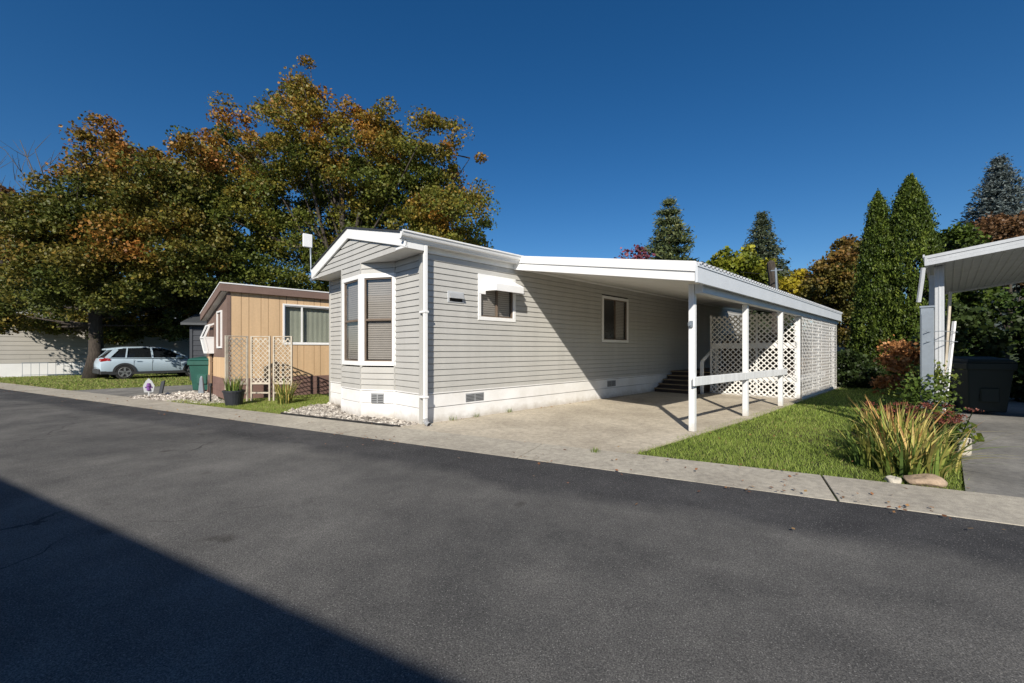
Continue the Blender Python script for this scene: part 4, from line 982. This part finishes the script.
# bare tree at the far left
bt = empty('bare_tree', (-31.5, 30, 0), 0, label='leafless tree top showing above the foliage at far left', cat='tree')
mb = MB(); tips = [(at(px_, py_, 30)) for px_, py_ in ((5, 150), (20, 140), (35, 150), (50, 165), (60, 185), (62, 205), (-20, 150), (15, 180), (40, 195), (0, 190), (28, 165), (45, 178))]
b0 = Vector((-31.5, 30, 0))
for tp in tips:
    e = Vector(tp)-b0; s = Vector((random.uniform(-.4, .4), 0, random.uniform(5, 9))); mid = s.lerp(e, .5)+Vector((random.uniform(-.5, .5), random.uniform(-1, 1), .6))
    pts = [s*(1-q)**2+mid*2*q*(1-q)+e*q*q for q in [i/6 for i in range(7)]]; mb.tube(pts, [.10*(1-.85*i/6) for i in range(7)], 5)
    for k in range(7):
        q = pts[random.randint(3, 6)]; d = Vector((random.uniform(-1, 1), random.uniform(-1, 1), random.uniform(.3, 1.4))); mb.tube([q, q+d*.5, q+d*1.1+Vector((.1, 0, .1))], [.022, .015, .006], 4)
mb.tube([(0, 0, 0), (.1, 0, 5), (0, 0, 9.5)], [.4, .28, .12], 8); mb.build('trunk', 'barkg', bt)
# backdrop trees on the left and centre, behind the homes
for i, (X, Y, zt, r_, mt, lab) in enumerate([(-30, 40, 7, 4, 'hedge', 'dark distant tree behind the left cream home'), (-20, 42, 6.5, 3.6, 'hedge', 'distant dark tree seen under the maple behind the parked car'), (-12, 38, 6, 3.4, 'hedge', 'distant dark tree behind the shed'), (-2, 40, 5, 3, 'hedge', 'distant green tree behind the grey home roof')]):
    broad('distant_tree', lab, (X, Y, 0), [(X, Y, zt*.55, r_*.8), (X-r_*.7, Y, zt*.5, r_*.7), (X+r_*.7, Y+1, zt*.5, r_*.7), (X, Y, zt*.8, r_*.5), (X, Y, 1.6, r_*.6)], 130, 70, .32, mt, .25, zt*.7, rc=(.6, 1.1), tone=.4, twig=10, group='dark trees behind the homes')

def conifer(name, label, base, H_, R_, mat, layers=16, per=9, nl=70, size=.3, z0=.12, droop=.25, irr=.25, cat='conifer', lw=.25, up=0.1):
    r = empty(name, base, 0, label=label, cat=cat); mb = MB(); mb.tube([(0, 0, 0), (0, 0, H_*.5), (0, 0, H_*.97)], [R_*.09+.05, R_*.06, .02], 8)
    P = []; D = []; T = []; S = []
    for i in range(layers):
        k = z0+(1-z0)*(i+.5)/layers; z = H_*k
        for j in range(per):
            a = 2*pi*(j+random.random())/per; L = R_*((1-k)/(1-z0))**.85*random.uniform(1-irr, 1+irr*.6)+.12
            d = Vector((cos(a), sin(a), 0)); tip = Vector((0, 0, z))+d*L+Vector((0, 0, -droop*L+.12*L))
            s = Vector((0, 0, z)); mid = s.lerp(tip, .5)+Vector((0, 0, .08*L)); mb.tube([s, mid, tip], [.03+.015*L, .02, .008], 4)
            m_ = int(nl*(.35+.65*L/R_)); t0 = random.gauss(.5, .2)
            q = rng.random(m_)**.75; base_ = np.outer(1-q, s)+np.outer(q, tip)
            side = np.array([-d.y, d.x, 0]); sp = (rng.normal(size=m_)*.20*L*(1.15-q*.8))
            pos = base_+sp[:, None]*side+rng.normal(size=(m_, 3))*.07*R_**.5; pos[:, 2] -= np.abs(sp)*.25
            P.append(pos); D.append(np.tile(np.array(d)*.8+np.array([0, 0, up]), (m_, 1))+np.sign(sp)[:, None]*side*.6); T.append(np.full(m_, t0)+rng.normal(size=m_)*.15+.25*(q-.5)); S.append(np.full(m_, .4+.6*min(1, L/R_*1.5)))
    P = np.concatenate(P); D = np.concatenate(D); T = np.concatenate(T)
    sz = size*rng.uniform(.6, 1.2, len(P))*np.concatenate(S); npmesh('crown', leafquads(P, sz, sz*lw, .4, D), 4, mat, r, T); mb.build('trunk', 'barkc', r)
    return r
X, Y, Z = at(669, 198, 33); conifer('pine_tree', 'irregular pine rising above the carport roof beside the red twigs', (X, Y, 0), Z, 4.3, 'needle', 15, 10, 230, .46, .15, .1, .5, 'pine', .3, .5)
X, Y, Z = at(762, 212, 33); conifer('spruce_tree', 'dark green spruce rising behind the yellow-green tree', (X, Y, 0), Z, 4.1, 'spruce', 22, 12, 150, .40, .1, .35, .25, 'spruce', .35, -.3)
X, Y, Z = at(999, 157, 33); conifer('blue_spruce', 'large blue-grey spruce above the reddish tree at the right edge', (X, Y, 0), Z, 5.4, 'bluespruce', 24, 13, 190, .44, .1, .15, .25, 'spruce', .35, .3)
def right(name, label, pbl, Y, base_px, n, nl, size, mat, r0=.15, rc=(.35, .7), **kw):
    bl = pb(pbl, Y, .8); X = (base_px-512)/F*Y; hz = max(b[2] for b in bl)
    return broad(name, label, (X, Y, 0), bl, n, nl, size, mat, r0, hz*.7, rc=rc, twig=25, **kw)
right('red_shrub_tree', 'small crimson tree tip peeking over the carport roof', [(628, 256, 7), (638, 252, 8), (645, 262, 8), (618, 262, 5), (640, 275, 14)], 28, 636, 40, 26, .2, 'crimson', rc=(.3, .6))
right('leafy_tree', 'yellow-green rounded tree left of the dark spruce', [(722, 265, 15), (745, 262, 16), (715, 285, 20), (745, 285, 22), (765, 285, 14), (770, 268, 7)], 26, 735, 120, 80, .22, 'lime', tone=.45)
right('yellow_tree', 'bright yellow leafy tree between the spruce and orange tree', [(800, 282, 12), (790, 290, 12), (805, 300, 16), (780, 300, 10), (797, 275, 6)], 24, 800, 60, 70, .2, 'yellow')
right('orange_tree', 'orange-brown maple left of the tall arborvitaes', [(835, 270, 22), (850, 262, 20), (825, 295, 22), (855, 295, 24), (868, 300, 20), (812, 285, 8), (850, 245, 10), (858, 250, 10), (840, 325, 20)], 22, 845, 230, 130, .13, 'orange', tone=.38)
right('red_brown_tree', 'reddish-brown tree below the blue spruce at the right edge', [(985, 240, 20), (1010, 235, 22), (1035, 230, 25), (990, 262, 24), (1020, 262, 28), (1050, 260, 25), (968, 250, 10), (1000, 222, 12)], 21, 1005, 230, 130, .13, 'redbrown', tone=.5)
right('green_tree', 'dense green tree between the arborvitae and reddish tree', [(945, 248, 16), (962, 252, 18), (942, 272, 22), (965, 280, 22), (958, 236, 8), (940, 300, 20), (970, 310, 20)], 19, 955, 150, 90, .15, 'arb', tone=.25)
# backdrop hedges under and behind the right carport
def hedge(label, p, q, d, h, n, mat, size=.09, tone=.4, name='hedge'):
    p = Vector(p); q = Vector(q); L = (q-p).length; bl = []
    m_ = max(2, int(L/(d*.8)))
    for i in range(m_):
        c = p.lerp(q, i/(m_-1))
        for k in range(max(1, int(h/(d*.9)))): bl.append((c.x+random.uniform(-.1, .1)-p.x, c.y+random.uniform(-.1, .1)-p.y, min(h-d*.5, d*.45+k*d*.8), d*random.uniform(.5, .65)))
    r = empty(name, p, 0, label=label, cat='hedge' if name == 'hedge' else 'shrub')
    c = crown('foliage', r, bl, n, 70, size, mat, rc=(.2, .42), tone=tone, topred=.1)
    mb = MB()
    for b in bl[::2]: mb.tube([(b[0], b[1], 0), (b[0]+.1, b[1], b[2])], [.05, .02], 5)
    mb.build('stem', 'bark', r); return r
hedge('dark bushy hedge behind the right carport', (12.0, 11.3, 0), (16.5, 9.6, 0), 1.4, 3.3, 280, 'hedge', .13)
hedge('tall mixed hedge far behind the right carport', (19, 18.5, 0), (30, 17, 0), 2.2, 4.6, 300, 'bush', .17, .2)
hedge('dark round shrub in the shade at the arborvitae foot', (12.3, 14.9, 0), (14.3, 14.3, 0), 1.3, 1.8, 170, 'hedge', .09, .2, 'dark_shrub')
hedge('low hedge closing the gap behind the lattice carport', (12.2, 20, 0), (17.5, 20.5, 0), 1.4, 2.2, 110, 'hedge', .13, .3)

def arborvitae(label, px_, top, Y, R_, n):
    X, _, Z = at(px_, top, Y); r = empty('arborvitae', (X, Y, 0), 0, label=label, cat='arborvitae', group='tall arborvitaes by the lawn')
    prof = lambda k: R_*np.minimum(1, (1-k)**.62*1.18)*(.82+.18*np.minimum(1, k*6))
    # vertical plumes: each a slender upright tuft
    P = []; D = []; T = []; np_ = n//90
    for _ in range(np_):
        k = random.random()**1.1*.97; a = random.uniform(0, 2*pi); rr = prof(k)*random.uniform(.74, 1.0)*(1.16 if random.random() < .12 else 1.03); h_ = random.uniform(.35, .75)
        c = np.array([rr*cos(a), rr*sin(a), k*Z]); m_ = 90; q = rng.random(m_)
        pos = c+np.stack([rng.normal(size=m_)*.10*(1.1-q), rng.normal(size=m_)*.10*(1.1-q), (q-.35)*h_], 1)
        pos[:, 0] -= cos(a)*.12*q*1; pos[:, 1] -= sin(a)*.12*q
        P.append(pos); D.append(np.tile([cos(a)*.4, sin(a)*.4, 1.2], (m_, 1))); T.append(np.full(m_, random.gauss(.5, .24))+rng.normal(size=m_)*.1+.3*(q-.5))
    P = np.concatenate(P); D = np.concatenate(D); T = np.concatenate(T); sz = rng.uniform(.06, .13, len(P))
    npmesh('crown', leafquads(P, sz, sz*.45, .1, D), 4, 'arb', r, T)
    mb = MB(); mb.tube([(0, 0, 0), (0, 0, Z*.9)], [.13, .02], 8)
    for _ in range(60):
        k = random.random()*.9; a = random.uniform(0, 2*pi); rr = float(prof(k))*.8; mb.tube([(0, 0, k*Z*.9), (rr*cos(a), rr*sin(a), k*Z+.2)], [.03, .01], 4)
    mb.build('trunk', 'barkc', r)
arborvitae('slimmer left arborvitae column beside the orange tree', 878, 193, 16.5, .85, 75000)
arborvitae('wider and taller right arborvitae column', 910, 179, 16.0, 1.32, 120000)

# peach-leaved shrub, green shrub at the post
hedge('dry peach-leaved shrub in front of the arborvitaes', (11.2, 12.2, 0), (11.7, 12.4, 0), 1.0, 2.5, 34, 'peach', .10, .5, 'peach_shrub')
hedge('leafy green shrub climbing the right carport post', (6.35, 6.5, 0), (6.6, 6.6, 0), .42, 1.45, 46, 'bush', .05, .62, 'green_shrub')
hedge('low lime-green leaves at the foot of the post shrub', (5.6, 6.2, 0), (6.2, 6.15, 0), .36, .45, 26, 'lime', .08, .35, 'low_shrub')

# iris clumps, sedum, rocks
def clump(label, x, y, n, h, spread, tones, lean=.65):
    r = empty('iris_plant', (x, y, 0), 0, label=label, cat='iris', group='iris clumps at the lawn corner')
    v, t = blades((0, 0, 0), int(n*1.3), h*1.05, spread, .029, lean*1.25, tones, 6, .45); npmesh('foliage', v, 4, 'iris', r, t)
clump('front yellowing iris clump behind the big tan rock', 4.22, 4.46, 95, .52, .5, (.1, .9))
clump('green iris clump at the lawn side of the flower bed', 4.22, 4.85, 80, .46, .5, (.0, .6), .7)
clump('tall golden iris clump in the middle of the bed', 4.62, 5.0, 120, .66, .5, (.2, 1.0))
clump('iris clump leaning over the right driveway edge', 4.78, 4.75, 50, .5, .4, (.2, .95), .95)
clump('rear iris clump just in front of the sedum flowers', 4.85, 5.4, 90, .62, .6, (.15, .9))
for k, (x, y, lb) in enumerate(((5.15, 5.75, 'red-brown sedum heads left of the carport post'), (5.55, 5.85, 'middle cluster of red-brown sedum flower heads'), (5.65, 5.5, 'red-brown sedum heads nearest the right driveway'))):
    r = empty('sedum', (x, y, 0), 0, label=lb, cat='flower'); mb = MB(); P = []
    for _ in range(16):
        a = random.uniform(0, 6.28); q = random.random()**.5*.30; hx, hy, hz = q*cos(a), q*sin(a), random.uniform(.42, .62)
        mb.tube([(hx*.3, hy*.3, 0), (hx, hy, hz)], [.007, .005], 5)
        c = rng.normal(size=(60, 3))*np.array([.035, .035, .012])+np.array([hx, hy, hz]); P.append(c)
    P = np.concatenate(P); npmesh('flower_head', leafquads(P, .022, .02, 1), 4, 'sedum', r, rng.random(len(P)))
    c = rng.normal(size=(260, 3))*np.array([.14, .14, .09])+np.array([0, 0, .24]); npmesh('foliage', leafquads(c, .07, .035, .4), 4, 'bush', r, rng.random(260)*.6); mb.build('stem', 'hedge', r)
def rock(label, x, y, sx, sy, sz, mat, seed, rot=0):
    import bmesh
    bm = bmesh.new(); bmesh.ops.create_icosphere(bm, subdivisions=4, radius=1); rr = random.Random(seed)
    ph = [(Vector((rr.gauss(0, 1), rr.gauss(0, 1), rr.gauss(0, 1))).normalized(), rr.uniform(.55, .95)) for _ in range(14)]
    for v in bm.verts:
        p = v.co.copy()
        for nrm, d in ph:
            e = p.dot(nrm)-d
            if e > 0: p -= nrm*e*.85
        p *= 1+.03*sin(p.x*9+seed)*sin(p.y*8)*cos(p.z*7)
        v.co = Vector((p.x*sx, p.y*sy, p.z*sz+sz*.55))
    me = bpy.data.meshes.new('rock'); bm.to_mesh(me); bm.free(); me.polygons.foreach_set('use_smooth', [True]*len(me.polygons)); me.materials.append(M[mat])
    o = bpy.data.objects.new('rock', me); col.objects.link(o); o.location = (x, y, .0); o.rotation_euler = (0, 0, rot); tagp(o, label, 'rock')
rock('large rounded tan rock in front of the iris clumps', 4.08, 4.17, .185, .12, .085, 'rocktan', 21, -.25)
rock('small pale rock left of the large tan rock', 3.84, 4.22, .085, .07, .06, 'rockpale', 5)
rock('upright grey rock at the right driveway edge', 5.75, 5.35, .11, .10, .20, 'rockpale', 9)

# grass
def inpoly(P, poly):
    x, y = P[:, 0], P[:, 1]; c = np.zeros(len(P), bool); j = len(poly)-1
    for i in range(len(poly)):
        xi, yi = poly[i]; xj, yj = poly[j]
        c ^= ((yi > y) != (yj > y)) & (x < (xj-xi)*(y-yi)/(yj-yi+1e-12)+xi); j = i
    return c
def grass(label, poly, n, h, w_, tone, near=True, tv=.18, name='grass', falloff=1.0):
    poly = [tuple(p[:2]) for p in poly]; xs = [p[0] for p in poly]; ys = [p[1] for p in poly]
    P = np.stack([rng.uniform(min(xs), max(xs), n*3), rng.uniform(min(ys), max(ys), n*3)], 1); P = P[inpoly(P, poly)]
    dist = np.linalg.norm(P, axis=1); d0 = dist.min(); P = P[rng.random(len(P)) < (d0/dist[:len(P)])**falloff][:n]; n = len(P)
    P = P+rng.normal(size=P.shape)*.018; dist = np.linalg.norm(P, axis=1)
    a = rng.uniform(0, 2*pi, n); hh = h*rng.uniform(.5, 1.2, n); ww = w_*(dist/d0)**.8
    # mowing clumps
    cl = np.sin(P[:, 0]*3.1+np.sin(P[:, 1]*2.3)*1.5)*np.sin(P[:, 1]*2.7+1)*.5+.5
    b = np.stack([P[:, 0], P[:, 1], np.zeros(n)], 1); sdv = np.stack([np.cos(a), np.sin(a), np.zeros(n)], 1)*ww[:, None]*.5
    tip = b+np.stack([rng.normal(size=n)*.45*hh, rng.normal(size=n)*.45*hh, hh*(.75+.35*cl)], 1)
    v = np.stack([b-sdv, b+sdv, tip], 1).reshape(-1, 3)
    o = npmesh(name, v, 3, 'grass', None, tone+rng.normal(size=n)*tv+.15*(cl-.5)); tagp(o, label, 'grass', kind='stuff'); return o
grass('mown green lawn between the two driveways', [P2(sline(-3.74)-.0, -3.70), P2(sline(-6.6)-.0, -6.65), P2(16, -6.65), P2(16, -3.86)], 150000, .055, .006, .5, tv=.2, falloff=1.2)
grass('short grass strip between the trellises and the sidewalk', [P2(sline(3.1)+.05, 3.1), P2(sline(7.6)+.05, 7.6), P2(sline(7.6)+.45, 7.6), P2(TS-.05, 6.65), P2(.5, 6.6), P2(.5, 4.3), P2(-.1, 4.3), P2(-.5, 4.0)], 42000, .05, .010, .62, tv=.28)
grass('grass strip along the left driveway in front of the car', [P2(sline(13.45)+.02, 13.45), P2(sline(34)+.02, 34), P2(-1, 34), P2(3, 13.45)], 60000, .06, .02, .66, tv=.32, falloff=.6)
# edge tufts along house and slab
def tuft(label, x, y, n, h, sp):
    v, t = blades((0, 0, 0), n, h, sp, .006, .5, (.0, .5), 3); o = npmesh('weed', v, 4, 'iris', None, t); o.location = (x, y, .02); tagp(o, label, 'weed', group='weeds in the slab edges')
for (s, l, lb) in ((.62, -.06, 'green weed at the skirting foot nearest the downspout'), (1.2, -.07, 'second weed at the skirting foot, under the first foundation vent'), (2.1, -.06, 'tiny weed at the skirting foot right of the foundation vent')):
    x, y, _ = loc(s, l); tuft(lb, x, y, 26, .10, .16)
x, y, _ = loc(.52, -3.35); tuft('grass tuft in the joint between driveway and sidewalk', x, y, 60, .06, .14)
# gravel
def stones(label, poly, n, size, tonem=.55, name='gravel'):
    poly = [tuple(p[:2]) for p in poly]; xs = [p[0] for p in poly]; ys = [p[1] for p in poly]
    P = np.stack([rng.uniform(min(xs), max(xs), n*3), rng.uniform(min(ys), max(ys), n*3)], 1); P = P[inpoly(P, poly)][:n]; n = len(P)
    base = np.array([(1, 0, 0), (0, 1, 0), (-1, 0, 0), (0, -1, 0), (0, 0, 1), (0, 0, -1)], float)
    tri = [(0, 1, 4), (1, 2, 4), (2, 3, 4), (3, 0, 4), (1, 0, 5), (2, 1, 5), (3, 2, 5), (0, 3, 5)]
    sc = size*rng.lognormal(0, .45, n); S = base[None]*(1+rng.normal(size=(n, 6, 1))*.3)*sc[:, None, None]*np.array([1, 1, .6])
    a = rng.uniform(0, 2*pi, n); ca, sa = np.cos(a)[:, None], np.sin(a)[:, None]
    X = S[:, :, 0]*ca-S[:, :, 1]*sa; Y = S[:, :, 0]*sa+S[:, :, 1]*ca; S = np.stack([X+P[:, 0:1], Y+P[:, 1:2], S[:, :, 2]+sc[:, None]*.35+.01], 2)
    v = S[:, np.array(tri).ravel(), :].reshape(-1, 3); t = np.repeat(tonem+rng.normal(size=n)*.28, 8)
    o = npmesh(name, v, 3, 'gravel', None, t, np.repeat(rng.random(n), 8)); tagp(o, label, 'gravel', kind='stuff')
g1 = [P2(sline(-.0)+.10, .05), P2(sline(3.2)+.10, 3.2), P2(-.55, 4.1), P2(-.0, 4.2), P2(0, 0)]
stones('pale gravel bed along the foot of the bay window', g1, 6500, .016, .40)
g2 = [(-10.6, 11.6), (-7.6, 10.35), (-7.1, 10.6), (-7.9, 11.3), (-9.4, 13.3), (-10.3, 13.5), (-10.9, 12.2)]
stones('pale gravel patch by the purple figure sign and green bin', g2, 6500, .019, .48)
bd = MB(); n = 50
for i in range(n):
    la = .02+3.1*i/n; lb = .02+3.1*(i+1)/n
    sa = sline(la)+.055+.01*sin(i*1.3); sb = sline(lb)+.055+.01*sin((i+1)*1.3)
    bd.bar(loc(sa, la, .025), loc(sb, lb, .025), .03, .05)
tagp(bd.build('garden_edging', 'edging'), 'low black edging between the gravel bed and sidewalk', 'edging')
# fallen leaves in the gutter line and on the grass
n = 900; t_ = rng.uniform(-25, 4.5, n); nn = 4.62+rng.normal(size=n)*.10
far = rng.random(n) < .25; nn[far] += rng.normal(size=far.sum())*.45
cl = (np.sin(t_*2.1)+np.sin(t_*5.3+1) > .25); t_ = t_[cl | far]; nn = nn[cl | far]
P = np.stack([t_*ST[0]+nn*SN[0], t_*ST[1]+nn*SN[1], np.full(len(t_), .034)], 1)
P2b = np.stack([rng.uniform(-25, -13, 500), rng.uniform(15, 21, 500), np.full(500, .06)], 1)
dd = rng.uniform(0, 1, 130); ss = rng.uniform(.5, 9, 130); ll = rng.uniform(-6.6, -3.9, 130); P3 = np.array([loc(a, b, .06) for a, b in zip(ss, ll)])
sd2 = rng.uniform(.2, 12, 90); P4 = np.array([loc(a, -.06-abs(random.gauss(0, .08)), .04) for a in sd2])
allP = np.concatenate([P, P2b, P3, P4]); sz = rng.uniform(.02, .05, len(allP))
tagp(npmesh('fallen_leaves', leafquads(allP, sz, sz*.7, 4), 4, 'litter', None, rng.random(len(allP))), 'scattered brown fallen leaves along the gutter and lawns', 'fallen leaves', kind='stuff')

# old chimney / pole shapes beyond the carport roof
X, Y, Z = at(778, 263, 22)
m = MB(); m.tube([(0, 0, 0), (-.05, 0, Z*.3), (-.1, .02, Z*.6), (-.25, 0, Z*.85), (-.38, 0, Z), (-.36, 0, Z+.12)], [.36, .28, .24, .22, .20, .08], 9)
o = m.build('tree_snag', 'bark'); o.location = (X, Y, 0); tagp(o, 'brown broken trunk standing in front of the dark spruce', 'tree trunk')
m = MB(); m.tube([(0, 0, 0), (-.25, 0, Z-.45)], .05, 8); m.tube([(-.5, 0, Z-.6), (.1, 0, Z-.55)], .03, 6); o = m.build('vent_pipe', 'steel'); o.location = (X-.5, Y-1, 0); tagp(o, 'thin grey pipe beside the brown broken trunk', 'pipe')
m = MB()
pts = [Vector(at(740, 272, 22)).lerp(Vector(at(960, 262, 22)), i/12)-Vector((0, 0, .5*sin(pi*i/12))) for i in range(13)]
m.tube(pts, .012, 5); tagp(m.build('utility_wire', 'black'), 'thin overhead wire crossing in front of the orange tree', 'wire')
